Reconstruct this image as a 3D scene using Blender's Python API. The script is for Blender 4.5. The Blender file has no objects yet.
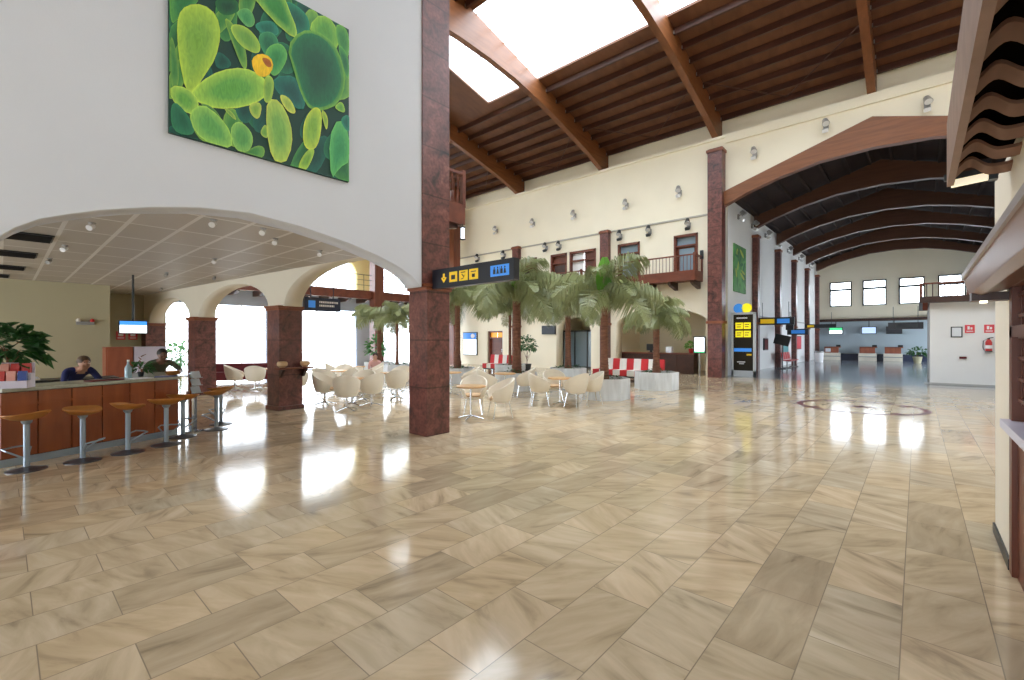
import bpy, bmesh, math, random
from mathutils import Vector, Matrix
random.seed(7)
sc = bpy.context.scene
COL = sc.collection
PI = math.pi
YAW = math.radians(41.7)
FW = Vector((-math.sin(YAW), math.cos(YAW), 0))     # the photographer's forward
RT = Vector((math.cos(YAW), math.sin(YAW), 0))      # and right

# ------------------------------------------------------------------ materials
def mat(name, color, rough=0.5, metal=0.0, var=0.0, vscale=6.0, bump=0.0, bscale=40.0, emit=None, estr=1.0,
        spec=0.5, coat=0.0, trans=0.0, stretch=(1, 1, 1)):
    m = bpy.data.materials.new(name); m.use_nodes = True
    nt = m.node_tree; b = nt.nodes['Principled BSDF']
    b.inputs['Base Color'].default_value = (*color, 1)
    b.inputs['Roughness'].default_value = rough
    b.inputs['Metallic'].default_value = metal
    b.inputs['Specular IOR Level'].default_value = spec
    b.inputs['Coat Weight'].default_value = coat
    b.inputs['Transmission Weight'].default_value = trans
    tc = nt.nodes.new('ShaderNodeTexCoord'); mp = nt.nodes.new('ShaderNodeMapping')
    mp.inputs['Scale'].default_value = stretch
    nt.links.new(tc.outputs['Object'], mp.inputs['Vector'])
    if var > 0:
        n = nt.nodes.new('ShaderNodeTexNoise'); n.inputs['Scale'].default_value = vscale; n.inputs['Detail'].default_value = 5
        nt.links.new(mp.outputs['Vector'], n.inputs['Vector'])
        r = nt.nodes.new('ShaderNodeValToRGB')
        r.color_ramp.elements[0].position = 0.3; r.color_ramp.elements[1].position = 0.7
        r.color_ramp.elements[0].color = (*[c * (1 - var) for c in color], 1)
        r.color_ramp.elements[1].color = (*[min(1, c * (1 + var)) for c in color], 1)
        nt.links.new(n.outputs['Fac'], r.inputs['Fac']); nt.links.new(r.outputs['Color'], b.inputs['Base Color'])
    if bump > 0:
        n2 = nt.nodes.new('ShaderNodeTexNoise'); n2.inputs['Scale'].default_value = bscale
        nt.links.new(mp.outputs['Vector'], n2.inputs['Vector'])
        bp = nt.nodes.new('ShaderNodeBump'); bp.inputs['Strength'].default_value = bump; bp.inputs['Distance'].default_value = 0.01
        nt.links.new(n2.outputs['Fac'], bp.inputs['Height']); nt.links.new(bp.outputs['Normal'], b.inputs['Normal'])
    if emit:
        b.inputs['Emission Color'].default_value = (*emit, 1); b.inputs['Emission Strength'].default_value = estr
    return m

def ramp(nt, stops):
    r = nt.nodes.new('ShaderNodeValToRGB')
    while len(r.color_ramp.elements) < len(stops): r.color_ramp.elements.new(0.5)
    for e, (p, c) in zip(r.color_ramp.elements, stops): e.position = p; e.color = (*c, 1)
    return r

def granite():
    m = mat('red_granite', (.12, .05, .045), rough=.32); nt = m.node_tree; b = nt.nodes['Principled BSDF']
    tc = nt.nodes.new('ShaderNodeTexCoord')
    n = nt.nodes.new('ShaderNodeTexNoise'); n.inputs['Scale'].default_value = 3.2; n.inputs['Detail'].default_value = 8; n.inputs['Distortion'].default_value = 1.2
    n2 = nt.nodes.new('ShaderNodeTexNoise'); n2.inputs['Scale'].default_value = 22; n2.inputs['Detail'].default_value = 4
    nt.links.new(tc.outputs['Object'], n.inputs['Vector']); nt.links.new(tc.outputs['Object'], n2.inputs['Vector'])
    r1 = ramp(nt, [(.28, (.045, .022, .02)), (.45, (.14, .05, .042)), (.62, (.21, .075, .06)), (.8, (.31, .13, .10))])
    nt.links.new(n.outputs['Fac'], r1.inputs['Fac'])
    r2 = ramp(nt, [(.35, (.55, .5, .5)), (.6, (1, 1, 1))])
    nt.links.new(n2.outputs['Fac'], r2.inputs['Fac'])
    mx = nt.nodes.new('ShaderNodeMix'); mx.data_type = 'RGBA'; mx.blend_type = 'MULTIPLY'; mx.inputs[0].default_value = .8
    nt.links.new(r1.outputs['Color'], mx.inputs[6]); nt.links.new(r2.outputs['Color'], mx.inputs[7])
    # slab joints every 0.85 m of height
    bk = nt.nodes.new('ShaderNodeTexWave'); bk.wave_type = 'BANDS'; bk.bands_direction = 'Z'; bk.inputs['Scale'].default_value = .37; bk.inputs['Distortion'].default_value = 0
    nt.links.new(tc.outputs['Object'], bk.inputs['Vector'])
    r3 = ramp(nt, [(0, (.35, .35, .35)), (.0012, (1, 1, 1))]); nt.links.new(bk.outputs['Fac'], r3.inputs['Fac'])
    m2 = nt.nodes.new('ShaderNodeMix'); m2.data_type = 'RGBA'; m2.blend_type = 'MULTIPLY'; m2.inputs[0].default_value = .9
    nt.links.new(mx.outputs[2], m2.inputs[6]); nt.links.new(r3.outputs['Color'], m2.inputs[7])
    nt.links.new(m2.outputs[2], b.inputs['Base Color'])
    return m

def wood(name, c1, c2, rough=.4, scale=(1, 1, 1), wscale=2.0):
    m = mat(name, c1, rough=rough); nt = m.node_tree; b = nt.nodes['Principled BSDF']
    tc = nt.nodes.new('ShaderNodeTexCoord'); mp = nt.nodes.new('ShaderNodeMapping'); mp.inputs['Scale'].default_value = scale
    nt.links.new(tc.outputs['Object'], mp.inputs['Vector'])
    n = nt.nodes.new('ShaderNodeTexNoise'); n.inputs['Scale'].default_value = wscale; n.inputs['Detail'].default_value = 6; n.inputs['Distortion'].default_value = .6
    nt.links.new(mp.outputs['Vector'], n.inputs['Vector'])
    r = ramp(nt, [(.3, c1), (.7, c2)]); nt.links.new(n.outputs['Fac'], r.inputs['Fac'])
    nt.links.new(r.outputs['Color'], b.inputs['Base Color'])
    return m

def marble_floor():
    m = mat('marble_tiles', (.6, .5, .38), rough=.09); nt = m.node_tree; b = nt.nodes['Principled BSDF']
    tc = nt.nodes.new('ShaderNodeTexCoord'); mp = nt.nodes.new('ShaderNodeMapping')
    mp.inputs['Rotation'].default_value = (0, 0, PI / 2)
    mp.inputs['Location'].default_value = (.13, .07, 0)
    nt.links.new(tc.outputs['Object'], mp.inputs['Vector'])
    bk = nt.nodes.new('ShaderNodeTexBrick'); bk.offset = .5; bk.offset_frequency = 2
    for k, v in (('Color1', (0, 0, 0, 1)), ('Color2', (1, 1, 1, 1)), ('Mortar', (.5, .5, .5, 1)), ('Scale', 1), ('Mortar Size', .0035),
                 ('Mortar Smooth', .3), ('Bias', 0), ('Brick Width', .74), ('Row Height', .40)):
        bk.inputs[k].default_value = v
    nt.links.new(mp.outputs['Vector'], bk.inputs['Vector'])
    # each tile gets its own piece of vein
    sc_ = nt.nodes.new('ShaderNodeVectorMath'); sc_.operation = 'MULTIPLY'; sc_.inputs[1].default_value = (37, 53, 91)
    nt.links.new(bk.outputs['Color'], sc_.inputs[0])
    rot = nt.nodes.new('ShaderNodeVectorRotate'); rot.rotation_type = 'Z_AXIS'
    am = nt.nodes.new('ShaderNodeMath'); am.operation = 'MULTIPLY'; am.inputs[1].default_value = 2.2
    nt.links.new(bk.outputs['Color'], am.inputs[0]); nt.links.new(am.outputs[0], rot.inputs['Angle'])
    nt.links.new(tc.outputs['Object'], rot.inputs['Vector'])
    st = nt.nodes.new('ShaderNodeVectorMath'); st.operation = 'MULTIPLY'; st.inputs[1].default_value = (5.5, 1.3, 1)
    nt.links.new(rot.outputs[0], st.inputs[0])
    ad = nt.nodes.new('ShaderNodeVectorMath'); ad.operation = 'ADD'
    nt.links.new(st.outputs[0], ad.inputs[0]); nt.links.new(sc_.outputs[0], ad.inputs[1])
    n = nt.nodes.new('ShaderNodeTexNoise'); n.inputs['Scale'].default_value = 1.3; n.inputs['Detail'].default_value = 7; n.inputs['Distortion'].default_value = .7; n.inputs['Roughness'].default_value = .55
    nt.links.new(ad.outputs[0], n.inputs['Vector'])
    veins = ramp(nt, [(.28, (.37, .29, .19)), (.42, (.57, .45, .295)), (.6, (.68, .545, .37)), (.78, (.76, .64, .46))])
    nt.links.new(n.outputs['Fac'], veins.inputs['Fac'])
    tone = ramp(nt, [(0, (.72, .70, .68)), (.25, (.92, .90, .86)), (.5, (1, .95, .88)), (.75, (.88, .90, .92)), (1, (1.05, 1.0, .95))])
    nt.links.new(bk.outputs['Color'], tone.inputs['Fac'])
    mx = nt.nodes.new('ShaderNodeMix'); mx.data_type = 'RGBA'; mx.blend_type = 'MULTIPLY'; mx.inputs[0].default_value = 1
    nt.links.new(veins.outputs['Color'], mx.inputs[6]); nt.links.new(tone.outputs['Color'], mx.inputs[7])
    jm = nt.nodes.new('ShaderNodeMix'); jm.data_type = 'RGBA'
    nt.links.new(bk.outputs['Fac'], jm.inputs[0]); nt.links.new(mx.outputs[2], jm.inputs[6]); jm.inputs[7].default_value = (.30, .235, .16, 1)
    nt.links.new(jm.outputs[2], b.inputs['Base Color'])
    # polish: slightly uneven
    n3 = nt.nodes.new('ShaderNodeTexNoise'); n3.inputs['Scale'].default_value = .9; nt.links.new(tc.outputs['Object'], n3.inputs['Vector'])
    mr = nt.nodes.new('ShaderNodeMapRange'); mr.inputs['To Min'].default_value = .06; mr.inputs['To Max'].default_value = .15
    nt.links.new(n3.outputs['Fac'], mr.inputs['Value']); nt.links.new(mr.outputs[0], b.inputs['Roughness'])
    bp = nt.nodes.new('ShaderNodeBump'); bp.inputs['Strength'].default_value = .05; bp.inputs['Distance'].default_value = .004
    n4 = nt.nodes.new('ShaderNodeTexNoise'); n4.inputs['Scale'].default_value = 2.5; nt.links.new(tc.outputs['Object'], n4.inputs['Vector'])
    nt.links.new(n4.outputs['Fac'], bp.inputs['Height']); nt.links.new(bp.outputs['Normal'], b.inputs['Normal'])
    return m

def tile_ceiling():
    m = mat('ceiling_tiles', (.5, .47, .43), rough=.55); nt = m.node_tree; b = nt.nodes['Principled BSDF']
    tc = nt.nodes.new('ShaderNodeTexCoord')
    bk = nt.nodes.new('ShaderNodeTexBrick'); bk.offset = 0
    for k, v in (('Color1', (.46, .42, .37, 1)), ('Color2', (.50, .46, .41, 1)), ('Mortar', (.74, .72, .68, 1)), ('Scale', 1), ('Mortar Size', .028), ('Mortar Smooth', .1), ('Brick Width', 1.2), ('Row Height', .6)):
        bk.inputs[k].default_value = v
    nt.links.new(tc.outputs['Object'], bk.inputs['Vector']); nt.links.new(bk.outputs['Color'], b.inputs['Base Color'])
    return m

def glass_pane():
    m = bpy.data.materials.new('window_glass'); m.use_nodes = True; nt = m.node_tree
    out = nt.nodes['Material Output']; nt.nodes.remove(nt.nodes['Principled BSDF'])
    t = nt.nodes.new('ShaderNodeBsdfTransparent'); t.inputs[0].default_value = (.97, .985, 1, 1)
    g = nt.nodes.new('ShaderNodeBsdfGlossy'); g.inputs['Roughness'].default_value = .03
    mx = nt.nodes.new('ShaderNodeMixShader'); mx.inputs[0].default_value = .06
    nt.links.new(t.outputs[0], mx.inputs[1]); nt.links.new(g.outputs[0], mx.inputs[2]); nt.links.new(mx.outputs[0], out.inputs['Surface'])
    return m

def translucent(name, color, t=.5, rough=.5):
    m = mat(name, color, rough=rough); nt = m.node_tree; b = nt.nodes['Principled BSDF']; out = nt.nodes['Material Output']
    tr = nt.nodes.new('ShaderNodeBsdfTranslucent'); tr.inputs[0].default_value = (*color, 1)
    mx = nt.nodes.new('ShaderNodeMixShader'); mx.inputs[0].default_value = t
    nt.links.new(b.outputs[0], mx.inputs[1]); nt.links.new(tr.outputs[0], mx.inputs[2]); nt.links.new(mx.outputs[0], out.inputs['Surface'])
    return m

M = dict(
    granite=granite(), floor=marble_floor(), tiles=tile_ceiling(), glass=glass_pane(),
    white=mat('white_wall_paint', (.64, .66, .70), .75, var=.03, vscale=.6, bump=.05, bscale=60),
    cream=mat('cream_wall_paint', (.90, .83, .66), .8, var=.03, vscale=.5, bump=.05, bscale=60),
    hallwhite=mat('hall_white_paint', (.80, .80, .79), .8, var=.03, vscale=.5),
    olive=mat('olive_cream_paint', (.44, .40, .26), .8, var=.04, vscale=.5),
    yellow=mat('yellow_wall_paint', (.80, .66, .30), .8, var=.04, vscale=.5),
    greywall=mat('blue_grey_wall_panel', (.42, .50, .55), .6, var=.03, vscale=.5),
    roofwood=wood('dark_roof_boards', (.115, .042, .017), (.17, .066, .027), .6, (1, .25, 1), 3),
    purlin=wood('purlin_wood', (.05, .015, .008), (.08, .025, .012), .5, (.3, 2, 2), 3),
    beam=wood('glulam_wood', (.155, .052, .016), (.225, .082, .026), .42, (2, .3, 3), 3),
    beamf=wood('far_glulam_wood_shaded', (.075, .026, .011), (.11, .040, .016), .45, (.3, 2, 3), 3),  # darker copy of the cross glulam, far hall shade put into the colour
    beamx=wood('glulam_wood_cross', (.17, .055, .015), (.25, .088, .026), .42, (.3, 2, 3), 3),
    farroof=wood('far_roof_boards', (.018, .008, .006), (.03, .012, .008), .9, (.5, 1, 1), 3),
    brown=wood('brown_joinery', (.11, .026, .012), (.19, .050, .022), .4, (.4, 1, 1), 4),
    brownv=wood('brown_joinery_upright', (.12, .032, .016), (.19, .055, .026), .4, (3, 3, .4), 3),
    darkbrown=wood('dark_brown_joinery', (.035, .014, .010), (.065, .024, .015), .4, (1, 1, 1), 4),
    barwood=wood('orange_bar_wood', (.24, .055, .014), (.36, .095, .026), .28, (3, 3, .4), 2.5),
    capwood=wood('capital_wood', (.20, .06, .03), (.28, .09, .04), .4, (1, 1, 1), 3),
    tablewood=wood('table_wood', (.62, .36, .16), (.74, .46, .22), .35, (1, 4, 1), 3),
    brick=wood('trunk_brown', (.16, .07, .045), (.28, .125, .075), .8, (2, 2, 9), 3),
    chair=mat('cream_chair_shell', (.84, .78, .66), .4, var=.04, vscale=3),
    seatpad=mat('tan_seat_pad', (.68, .45, .25), .6, var=.05),
    stoolseat=mat('tan_leather', (.48, .19, .035), .4, var=.08, vscale=8),
    chrome=mat('chrome', (.75, .78, .82), .16, 1.0),
    steelblue=mat('grey_blue_steel', (.34, .42, .50), .32, .55),
    darkmetal=mat('dark_metal', (.05, .055, .06), .4, .6),
    black=mat('black_panel', (.008, .010, .018), .3),
    navy=mat('navy_panel', (.012, .02, .06), .35),
    blackplastic=mat('black_plastic', (.012, .012, .013), .4),
    yellowsign=mat('sign_yellow', (.80, .52, .01), .4, emit=(.8, .5, .01), estr=.18),
    yellowbright=mat('sign_bright_yellow', (.95, .82, .01), .4, emit=(1, .85, .02), estr=.35),
    bluesign=mat('sign_blue', (.05, .26, .75), .4, emit=(.05, .3, .85), estr=.25),
    whitesign=mat('sign_white', (.85, .85, .85), .4),
    orange=mat('orange_glass', (.95, .42, .04), .4, emit=(1, .42, .05), estr=.5),
    redsign=mat('sign_red', (.72, .07, .09), .5),
    red=mat('red_paint', (.55, .03, .03), .3),
    marble=mat('white_marble', (.72, .76, .80), .25, var=.14, vscale=2.2, stretch=(3, 3, .6)),
    soil=mat('dark_soil', (.05, .035, .02), .9, var=.3, vscale=20),
    leaf=translucent('dusty_palm_leaf', (.30, .33, .15), .12, .3),
    leafdark=translucent('dark_green_leaf', (.035, .12, .03), .25, .4),
    leafbright=translucent('bright_green_leaf', (.14, .36, .04), .3, .4),
    rachis=mat('palm_stalk', (.32, .33, .13), .5),
    lamp=mat('floodlight_grey', (.35, .35, .34), .4, .4),
    lampglass=mat('floodlight_glass', (.75, .75, .75), .15),
    lit=mat('lit_screen', (.9, .93, 1), .4, emit=(.85, .93, 1), estr=1.6),
    litwarm=mat('lit_lamp', (1, .9, .7), .4, emit=(1, .88, .62), estr=3.0),
    litblue=mat('lit_blue_screen', (.05, .25, .7), .4, emit=(.06, .32, .85), estr=.9),
    litpale=mat('pale_blue_screen', (.5, .62, .8), .4, emit=(.5, .66, .95), estr=.7),
    litgreen=mat('lit_green_screen', (.05, .5, .2), .4, emit=(.1, .75, .3), estr=.8),
    tilewood=mat('terracotta_tile', (.24, .13, .085), .6, var=.15, vscale=5),
    hood=wood('smooth_canopy_wood', (.24, .12, .075), (.33, .17, .11), .3, (2, .5, 2), 2),
    pillar=mat('pillar_paint', (.86, .78, .64), .7, var=.02, vscale=1),
    worktop=mat('bar_worktop', (.42, .44, .36), .25, var=.1, vscale=20),
    sofa_red=mat('sofa_red', (.55, .025, .03), .7), sofa_white=mat('sofa_white', (.75, .72, .66), .7),
    maroon=mat('maroon_cloth', (.12, .012, .015), .8, var=.1),
    lilac=mat('lilac_white_panel', (.66, .62, .72), .35),
    cupboard=wood('cupboard_red_wood', (.30, .085, .045), (.40, .12, .06), .4, (2, 2, .5), 3),
    concrete=mat('pale_paving', (.62, .62, .62), .8, var=.06, vscale=1.5),
    teal=mat('poster_teal', (.06, .28, .30), .5),
    doorglass=mat('door_glass', (.22, .30, .36), .08, spec=.8),
    greenartdark=mat('art_ground', (.006, .05, .035), .6),
    skin=mat('skin', (.50, .27, .18), .5), skindark=mat('skin_brown', (.20, .10, .065), .5),
    hair=mat('brown_hair', (.09, .05, .025), .6), hairdark=mat('dark_hair', (.015, .012, .01), .6),
    oliveshirt=mat('olive_shirt', (.075, .085, .05), .8, var=.1), navyshirt=mat('navy_shirt', (.012, .018, .10), .8, var=.1),
    pinkshirt=mat('pink_top', (.55, .30, .26), .8), trousers=mat('dark_trousers', (.02, .02, .025), .8),
    acrylic=mat('clear_acrylic', (.75, .85, .95), .08, trans=.6),
    paper=mat('printed_paper', (.75, .78, .82), .5), packred=mat('red_packet', (.55, .06, .05), .3), packpink=mat('pink_packet', (.75, .35, .28), .3),
    packblue=mat('blue_packet', (.05, .09, .30), .3), bottle=mat('pale_blue_bottle', (.55, .75, .85), .15, trans=.3),
    skybar=translucent('bleached_purlin_window_bar', (.85, .80, .72), .6, .5),
)

# ------------------------------------------------------------------ mesh builder
class MB:
    def __init__(s): s.v = []; s.f = []; s.m = []
    def add(s, vs, fs, m=0):
        o = len(s.v); s.v += [tuple(v) for v in vs]
        for f in fs: s.f.append(tuple(o + i for i in f)); s.m.append(m)
        return s
    def box(s, c, size, rz=0, m=0, ry=0, rx=0):
        R = Matrix.Rotation(rz, 3, 'Z') @ Matrix.Rotation(ry, 3, 'Y') @ Matrix.Rotation(rx, 3, 'X')
        x, y, z = [d / 2 for d in size]; c = Vector(c)
        vs = [c + R @ Vector(p) for p in ((-x, -y, -z), (x, -y, -z), (x, y, -z), (-x, y, -z), (-x, -y, z), (x, -y, z), (x, y, z), (-x, y, z))]
        return s.add(vs, [(3, 2, 1, 0), (4, 5, 6, 7), (0, 1, 5, 4), (1, 2, 6, 5), (2, 3, 7, 6), (3, 0, 4, 7)], m)
    def span(s, a, b, m=0):
        return s.box([(i + j) / 2 for i, j in zip(a, b)], [abs(j - i) for i, j in zip(a, b)], 0, m)
    def bar(s, p, q, w, h, m=0):
        p, q = Vector(p), Vector(q); d = (q - p).normalized()
        u = Vector((0, 0, 1)) if abs(d.z) < .95 else Vector((1, 0, 0))
        x = d.cross(u).normalized() * w / 2; y = x.cross(d).normalized() * h / 2
        vs = [p - x - y, p + x - y, p + x + y, p - x + y, q - x - y, q + x - y, q + x + y, q - x + y]
        return s.add(vs, [(3, 2, 1, 0), (4, 5, 6, 7), (0, 1, 5, 4), (1, 2, 6, 5), (2, 3, 7, 6), (3, 0, 4, 7)], m)
    def tube(s, pts, r, n=10, m=0, closed=False):
        pts = [Vector(p) for p in pts]; k = len(pts); rr = r if isinstance(r, (list, tuple)) else [r] * k
        rings = []
        for i, p in enumerate(pts):
            if closed: d = pts[(i + 1) % k] - pts[i - 1]
            else: d = pts[min(i + 1, k - 1)] - pts[max(i - 1, 0)]
            d.normalize(); u = Vector((0, 0, 1)) if abs(d.z) < .9 else Vector((1, 0, 0))
            x = d.cross(u).normalized(); y = x.cross(d).normalized()
            rings.append([p + (x * math.cos(2 * PI * j / n) + y * math.sin(2 * PI * j / n)) * rr[i] for j in range(n)])
        vs = [v for g in rings for v in g]; fs = []
        for i in range(k if closed else k - 1):
            for j in range(n):
                a = i * n + j; b = i * n + (j + 1) % n; e = ((i + 1) % k) * n
                fs.append((a, b, e + (j + 1) % n, e + j))
        if not closed: fs += [tuple(range(n))[::-1], tuple(range((k - 1) * n, k * n))]
        return s.add(vs, fs, m)
    def lathe(s, prof, c=(0, 0, 0), n=24, m=0, caps=True):
        vs = []; k = len(prof)
        for r, z in prof: vs += [(c[0] + r * math.cos(2 * PI * j / n), c[1] + r * math.sin(2 * PI * j / n), c[2] + z) for j in range(n)]
        fs = [(i * n + j, i * n + (j + 1) % n, (i + 1) * n + (j + 1) % n, (i + 1) * n + j) for i in range(k - 1) for j in range(n)]
        if caps: fs += [tuple(range(n))[::-1], tuple(range((k - 1) * n, k * n))]
        return s.add(vs, fs, m)
    def ball(s, c, r, n=14, k=9, m=0):
        r = r if isinstance(r, (tuple, list)) else (r, r, r)
        vs = [(c[0], c[1], c[2] - r[2])]
        for i in range(1, k):
            t = -PI / 2 + PI * i / k
            vs += [(c[0] + r[0] * math.cos(t) * math.cos(2 * PI * j / n), c[1] + r[1] * math.cos(t) * math.sin(2 * PI * j / n), c[2] + r[2] * math.sin(t)) for j in range(n)]
        vs.append((c[0], c[1], c[2] + r[2])); L = len(vs) - 1
        fs = [(0, 1 + (j + 1) % n, 1 + j) for j in range(n)]
        fs += [(1 + i * n + j, 1 + i * n + (j + 1) % n, 1 + (i + 1) * n + (j + 1) % n, 1 + (i + 1) * n + j) for i in range(k - 2) for j in range(n)]
        fs += [(L, 1 + (k - 2) * n + j, 1 + (k - 2) * n + (j + 1) % n) for j in range(n)]
        return s.add(vs, fs, m)
    def prism(s, poly, fn, t0, t1, m=0):
        n = len(poly); vs = [fn(a, b, t0) for a, b in poly] + [fn(a, b, t1) for a, b in poly]
        fs = [tuple(range(n))[::-1], tuple(range(n, 2 * n))] + [(i, (i + 1) % n, n + (i + 1) % n, n + i) for i in range(n)]
        return s.add(vs, fs, m)
    def build(s, name, mats, parent=None, loc=None, rz=0, smooth=False, bevel=0, fix=True):
        me = bpy.data.meshes.new(name); me.from_pydata(s.v, [], s.f)
        for mm in (mats if isinstance(mats, (list, tuple)) else [mats]): me.materials.append(mm)
        me.polygons.foreach_set('material_index', s.m)
        if fix or bevel:
            bm = bmesh.new(); bm.from_mesh(me)
            if fix: bmesh.ops.recalc_face_normals(bm, faces=bm.faces)
            if bevel:
                es = [e for e in bm.edges if len(e.link_faces) == 2 and e.calc_face_angle(0) > .5]
                bmesh.ops.bevel(bm, geom=es, offset=bevel, segments=2, profile=.7, affect='EDGES', clamp_overlap=True)
            bm.to_mesh(me); bm.free()
        if smooth:
            me.polygons.foreach_set('use_smooth', [True] * len(me.polygons)); me.set_sharp_from_angle(angle=math.radians(38))
        me.update()
        o = bpy.data.objects.new(name, me); COL.objects.link(o)
        if loc is not None: o.location = loc
        o.rotation_euler[2] = rz
        if parent is not None: o.parent = parent
        return o

def thing(name, label, cat, loc=(0, 0, 0), rz=0, group=None):
    o = bpy.data.objects.new(name, None); COL.objects.link(o); o.location = loc; o.rotation_euler[2] = rz; o.empty_display_size = .1
    o['label'] = label; o['category'] = cat
    if group: o['group'] = group
    return o
def tag(o, label, cat, group=None):
    o['label'] = label; o['category'] = cat
    if group: o['group'] = group
    return o
def struct(o, label=None):
    o['kind'] = 'structure'
    if label: o['label'] = label
    return o
def dup(root, loc, rz, label, group=None, scale=None):
    r = root.copy(); COL.objects.link(r); r.location = loc; r.rotation_euler[2] = rz; r['label'] = label
    if group: r['group'] = group
    if scale: r.scale = (scale,) * 3
    for ch in list(root.children):
        c = ch.copy(); COL.objects.link(c); c.parent = r
        for g in ch.children:
            d = g.copy(); COL.objects.link(d); d.parent = c
    return r

def panel_mesh(outer, holes, thick, fn, name, m):
    """A wall outline with openings, as a mesh: fn(a, b, t) places the 2-D outline in space."""
    cu = bpy.data.curves.new(name, 'CURVE'); cu.dimensions = '2D'; cu.fill_mode = 'BOTH'; cu.extrude = .5
    for poly in [outer] + holes:
        sp = cu.splines.new('POLY'); sp.points.add(len(poly) - 1); sp.use_cyclic_u = True
        for p, (a, b) in zip(sp.points, poly): p.co = (a, b, 0, 1)
    tmp = bpy.data.objects.new(name + '_outline', cu); COL.objects.link(tmp)
    dg = bpy.context.evaluated_depsgraph_get(); me = bpy.data.meshes.new_from_object(tmp.evaluated_get(dg))
    bpy.data.objects.remove(tmp); bpy.data.curves.remove(cu)
    for v in me.vertices: v.co = fn(v.co.x, v.co.y, (v.co.z + .5) * thick)
    bm = bmesh.new(); bm.from_mesh(me); bmesh.ops.remove_doubles(bm, verts=bm.verts, dist=1e-5); bmesh.ops.recalc_face_normals(bm, faces=bm.faces); bm.to_mesh(me); bm.free()
    me.materials.clear(); me.materials.append(m)
    me.polygons.foreach_set('material_index', [0] * len(me.polygons))
    o = bpy.data.objects.new(name, me); COL.objects.link(o)
    return o
def arc(c, a, zs, b, n=20, flip=False):
    p = [(c - a * math.cos(PI * i / n), zs + b * math.sin(PI * i / n)) for i in range(n + 1)]
    return p[::-1] if flip else p
def rect(a0, b0, a1, b1): return [(a0, b0), (a1, b0), (a1, b1), (a0, b1)]
onY = lambda y: (lambda a, b, t: (a, y + t, b))       # outline (x, z), thickness towards +Y
onX = lambda x: (lambda a, b, t: (x - t, a, b))       # outline (y, z), thickness towards -X

# ================================================================== SETTING
struct(MB().span((-25.7, -9, -.3), (8, 49, 0)).build('floor', M['floor']))
struct(MB().span((-60, -30, -.4), (-25.7, 60, -.02)).build('ground_outside', M['concrete']))
struct(MB().span((-6.7, 22.3, -.01), (4.15, 48.5, .004)).build('floor_far_hall', mat('blue_grey_floor', (.20, .23, .27), .12, var=.12, vscale=1.2)))
# inlaid ring and compass star in the floor
b = MB(); C0 = (-1.1, 14.55)
for i in range(64):
    a0, a1 = 2 * PI * i / 64, 2 * PI * (i + 1) / 64
    b.add([(C0[0] + r * math.cos(a), C0[1] + r * math.sin(a), .0025) for r, a in ((1.22, a0), (1.36, a0), (1.36, a1), (1.22, a1))], [(0, 1, 2, 3)])
for k in range(8):
    a = PI / 4 * k + RT.xy.angle_signed(Vector((1, 0))) * 0 + YAW
    R_, w = (.42, .09) if k % 2 else (.3, .07)
    d = Vector((math.cos(a), math.sin(a))); n_ = Vector((-d.y, d.x))
    c = Vector(C0)
    b.add([(*(c + n_ * w), .0025), (*(c + d * R_), .0025), (*(c - n_ * w), .0025)], [(0, 2, 1)])
    e = c + d * 1.34
    if k % 2 == 0: b.add([(*(e - d * .3 + n_ * .11), .0025), (*(e + d * .16), .0025), (*(e - d * .3 - n_ * .11), .0025)], [(0, 2, 1)])
mi = mat('red_marble_inlay', (.13, .02, .018), .3)
struct(b.build('floor_medallion', mi, fix=False))

# painting wall (runs along Y) with the wide flat arch
AR = [(-.15, 0), (-.15, 2.35), (-.07, 2.58), (-.01, 2.68), (.08, 2.77), (.25, 2.89), (.46, 2.98), (.69, 3.07), (1.1, 3.19), (1.58, 3.29), (2.12, 3.34),
      (2.76, 3.29), (3.5, 3.17), (4.02, 3.04), (4.3, 2.95), (4.49, 2.87), (4.66, 2.78), (4.76, 2.69), (4.82, 2.62)]
struct(panel_mesh([(-9, 0)] + AR + [(4.85, 2.62), (4.85, 13.0), (.3, 11.9), (-9, 11.9)], [], .42, onX(-6.42), 'wall_painting_side', M['white']))
# arcade wall (leaves the first column at a small angle)
A0 = Vector((-6.65, 5.18, 0)); AE = Vector((-math.cos(math.radians(5.5)), -math.sin(math.radians(5.5)), 0)); AN = Vector((-AE.y, AE.x, 0))
arcp = lambda a, z, t: tuple(A0 + AE * a + AN * (t - .22) + Vector((0, 0, z)))
bot = [(.0, 2.66), (.24, 2.66)]
def span_arch(s0, z0, s1, z1, top):
    out = []
    for i in range(25):
        u = i / 24; out.append((s0 + (s1 - s0) * (1 - math.cos(PI * u)) / 2, z0 + (z1 - z0) * u + (top - (z0 + z1) / 2) * math.sin(PI * u)))
    return out
bot += span_arch(.24, 2.66, 4.72, 2.52, 3.42) + [(5.5, 2.52)] + span_arch(5.5, 2.52, 9.83, 2.40, 3.24) + [(10.57, 2.40)] + span_arch(10.57, 2.40, 14.35, 2.32, 3.12) + [(15.4, 2.32)]
struct(panel_mesh(bot + [(15.4, 0), (19.4, 0), (19.4, 12.3), (0, 13.0)], [], .44, arcp, 'wall_arcade', mat('arcade_cream_paint', (.72, .66, .53), .8, var=.03, vscale=.5)))
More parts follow.
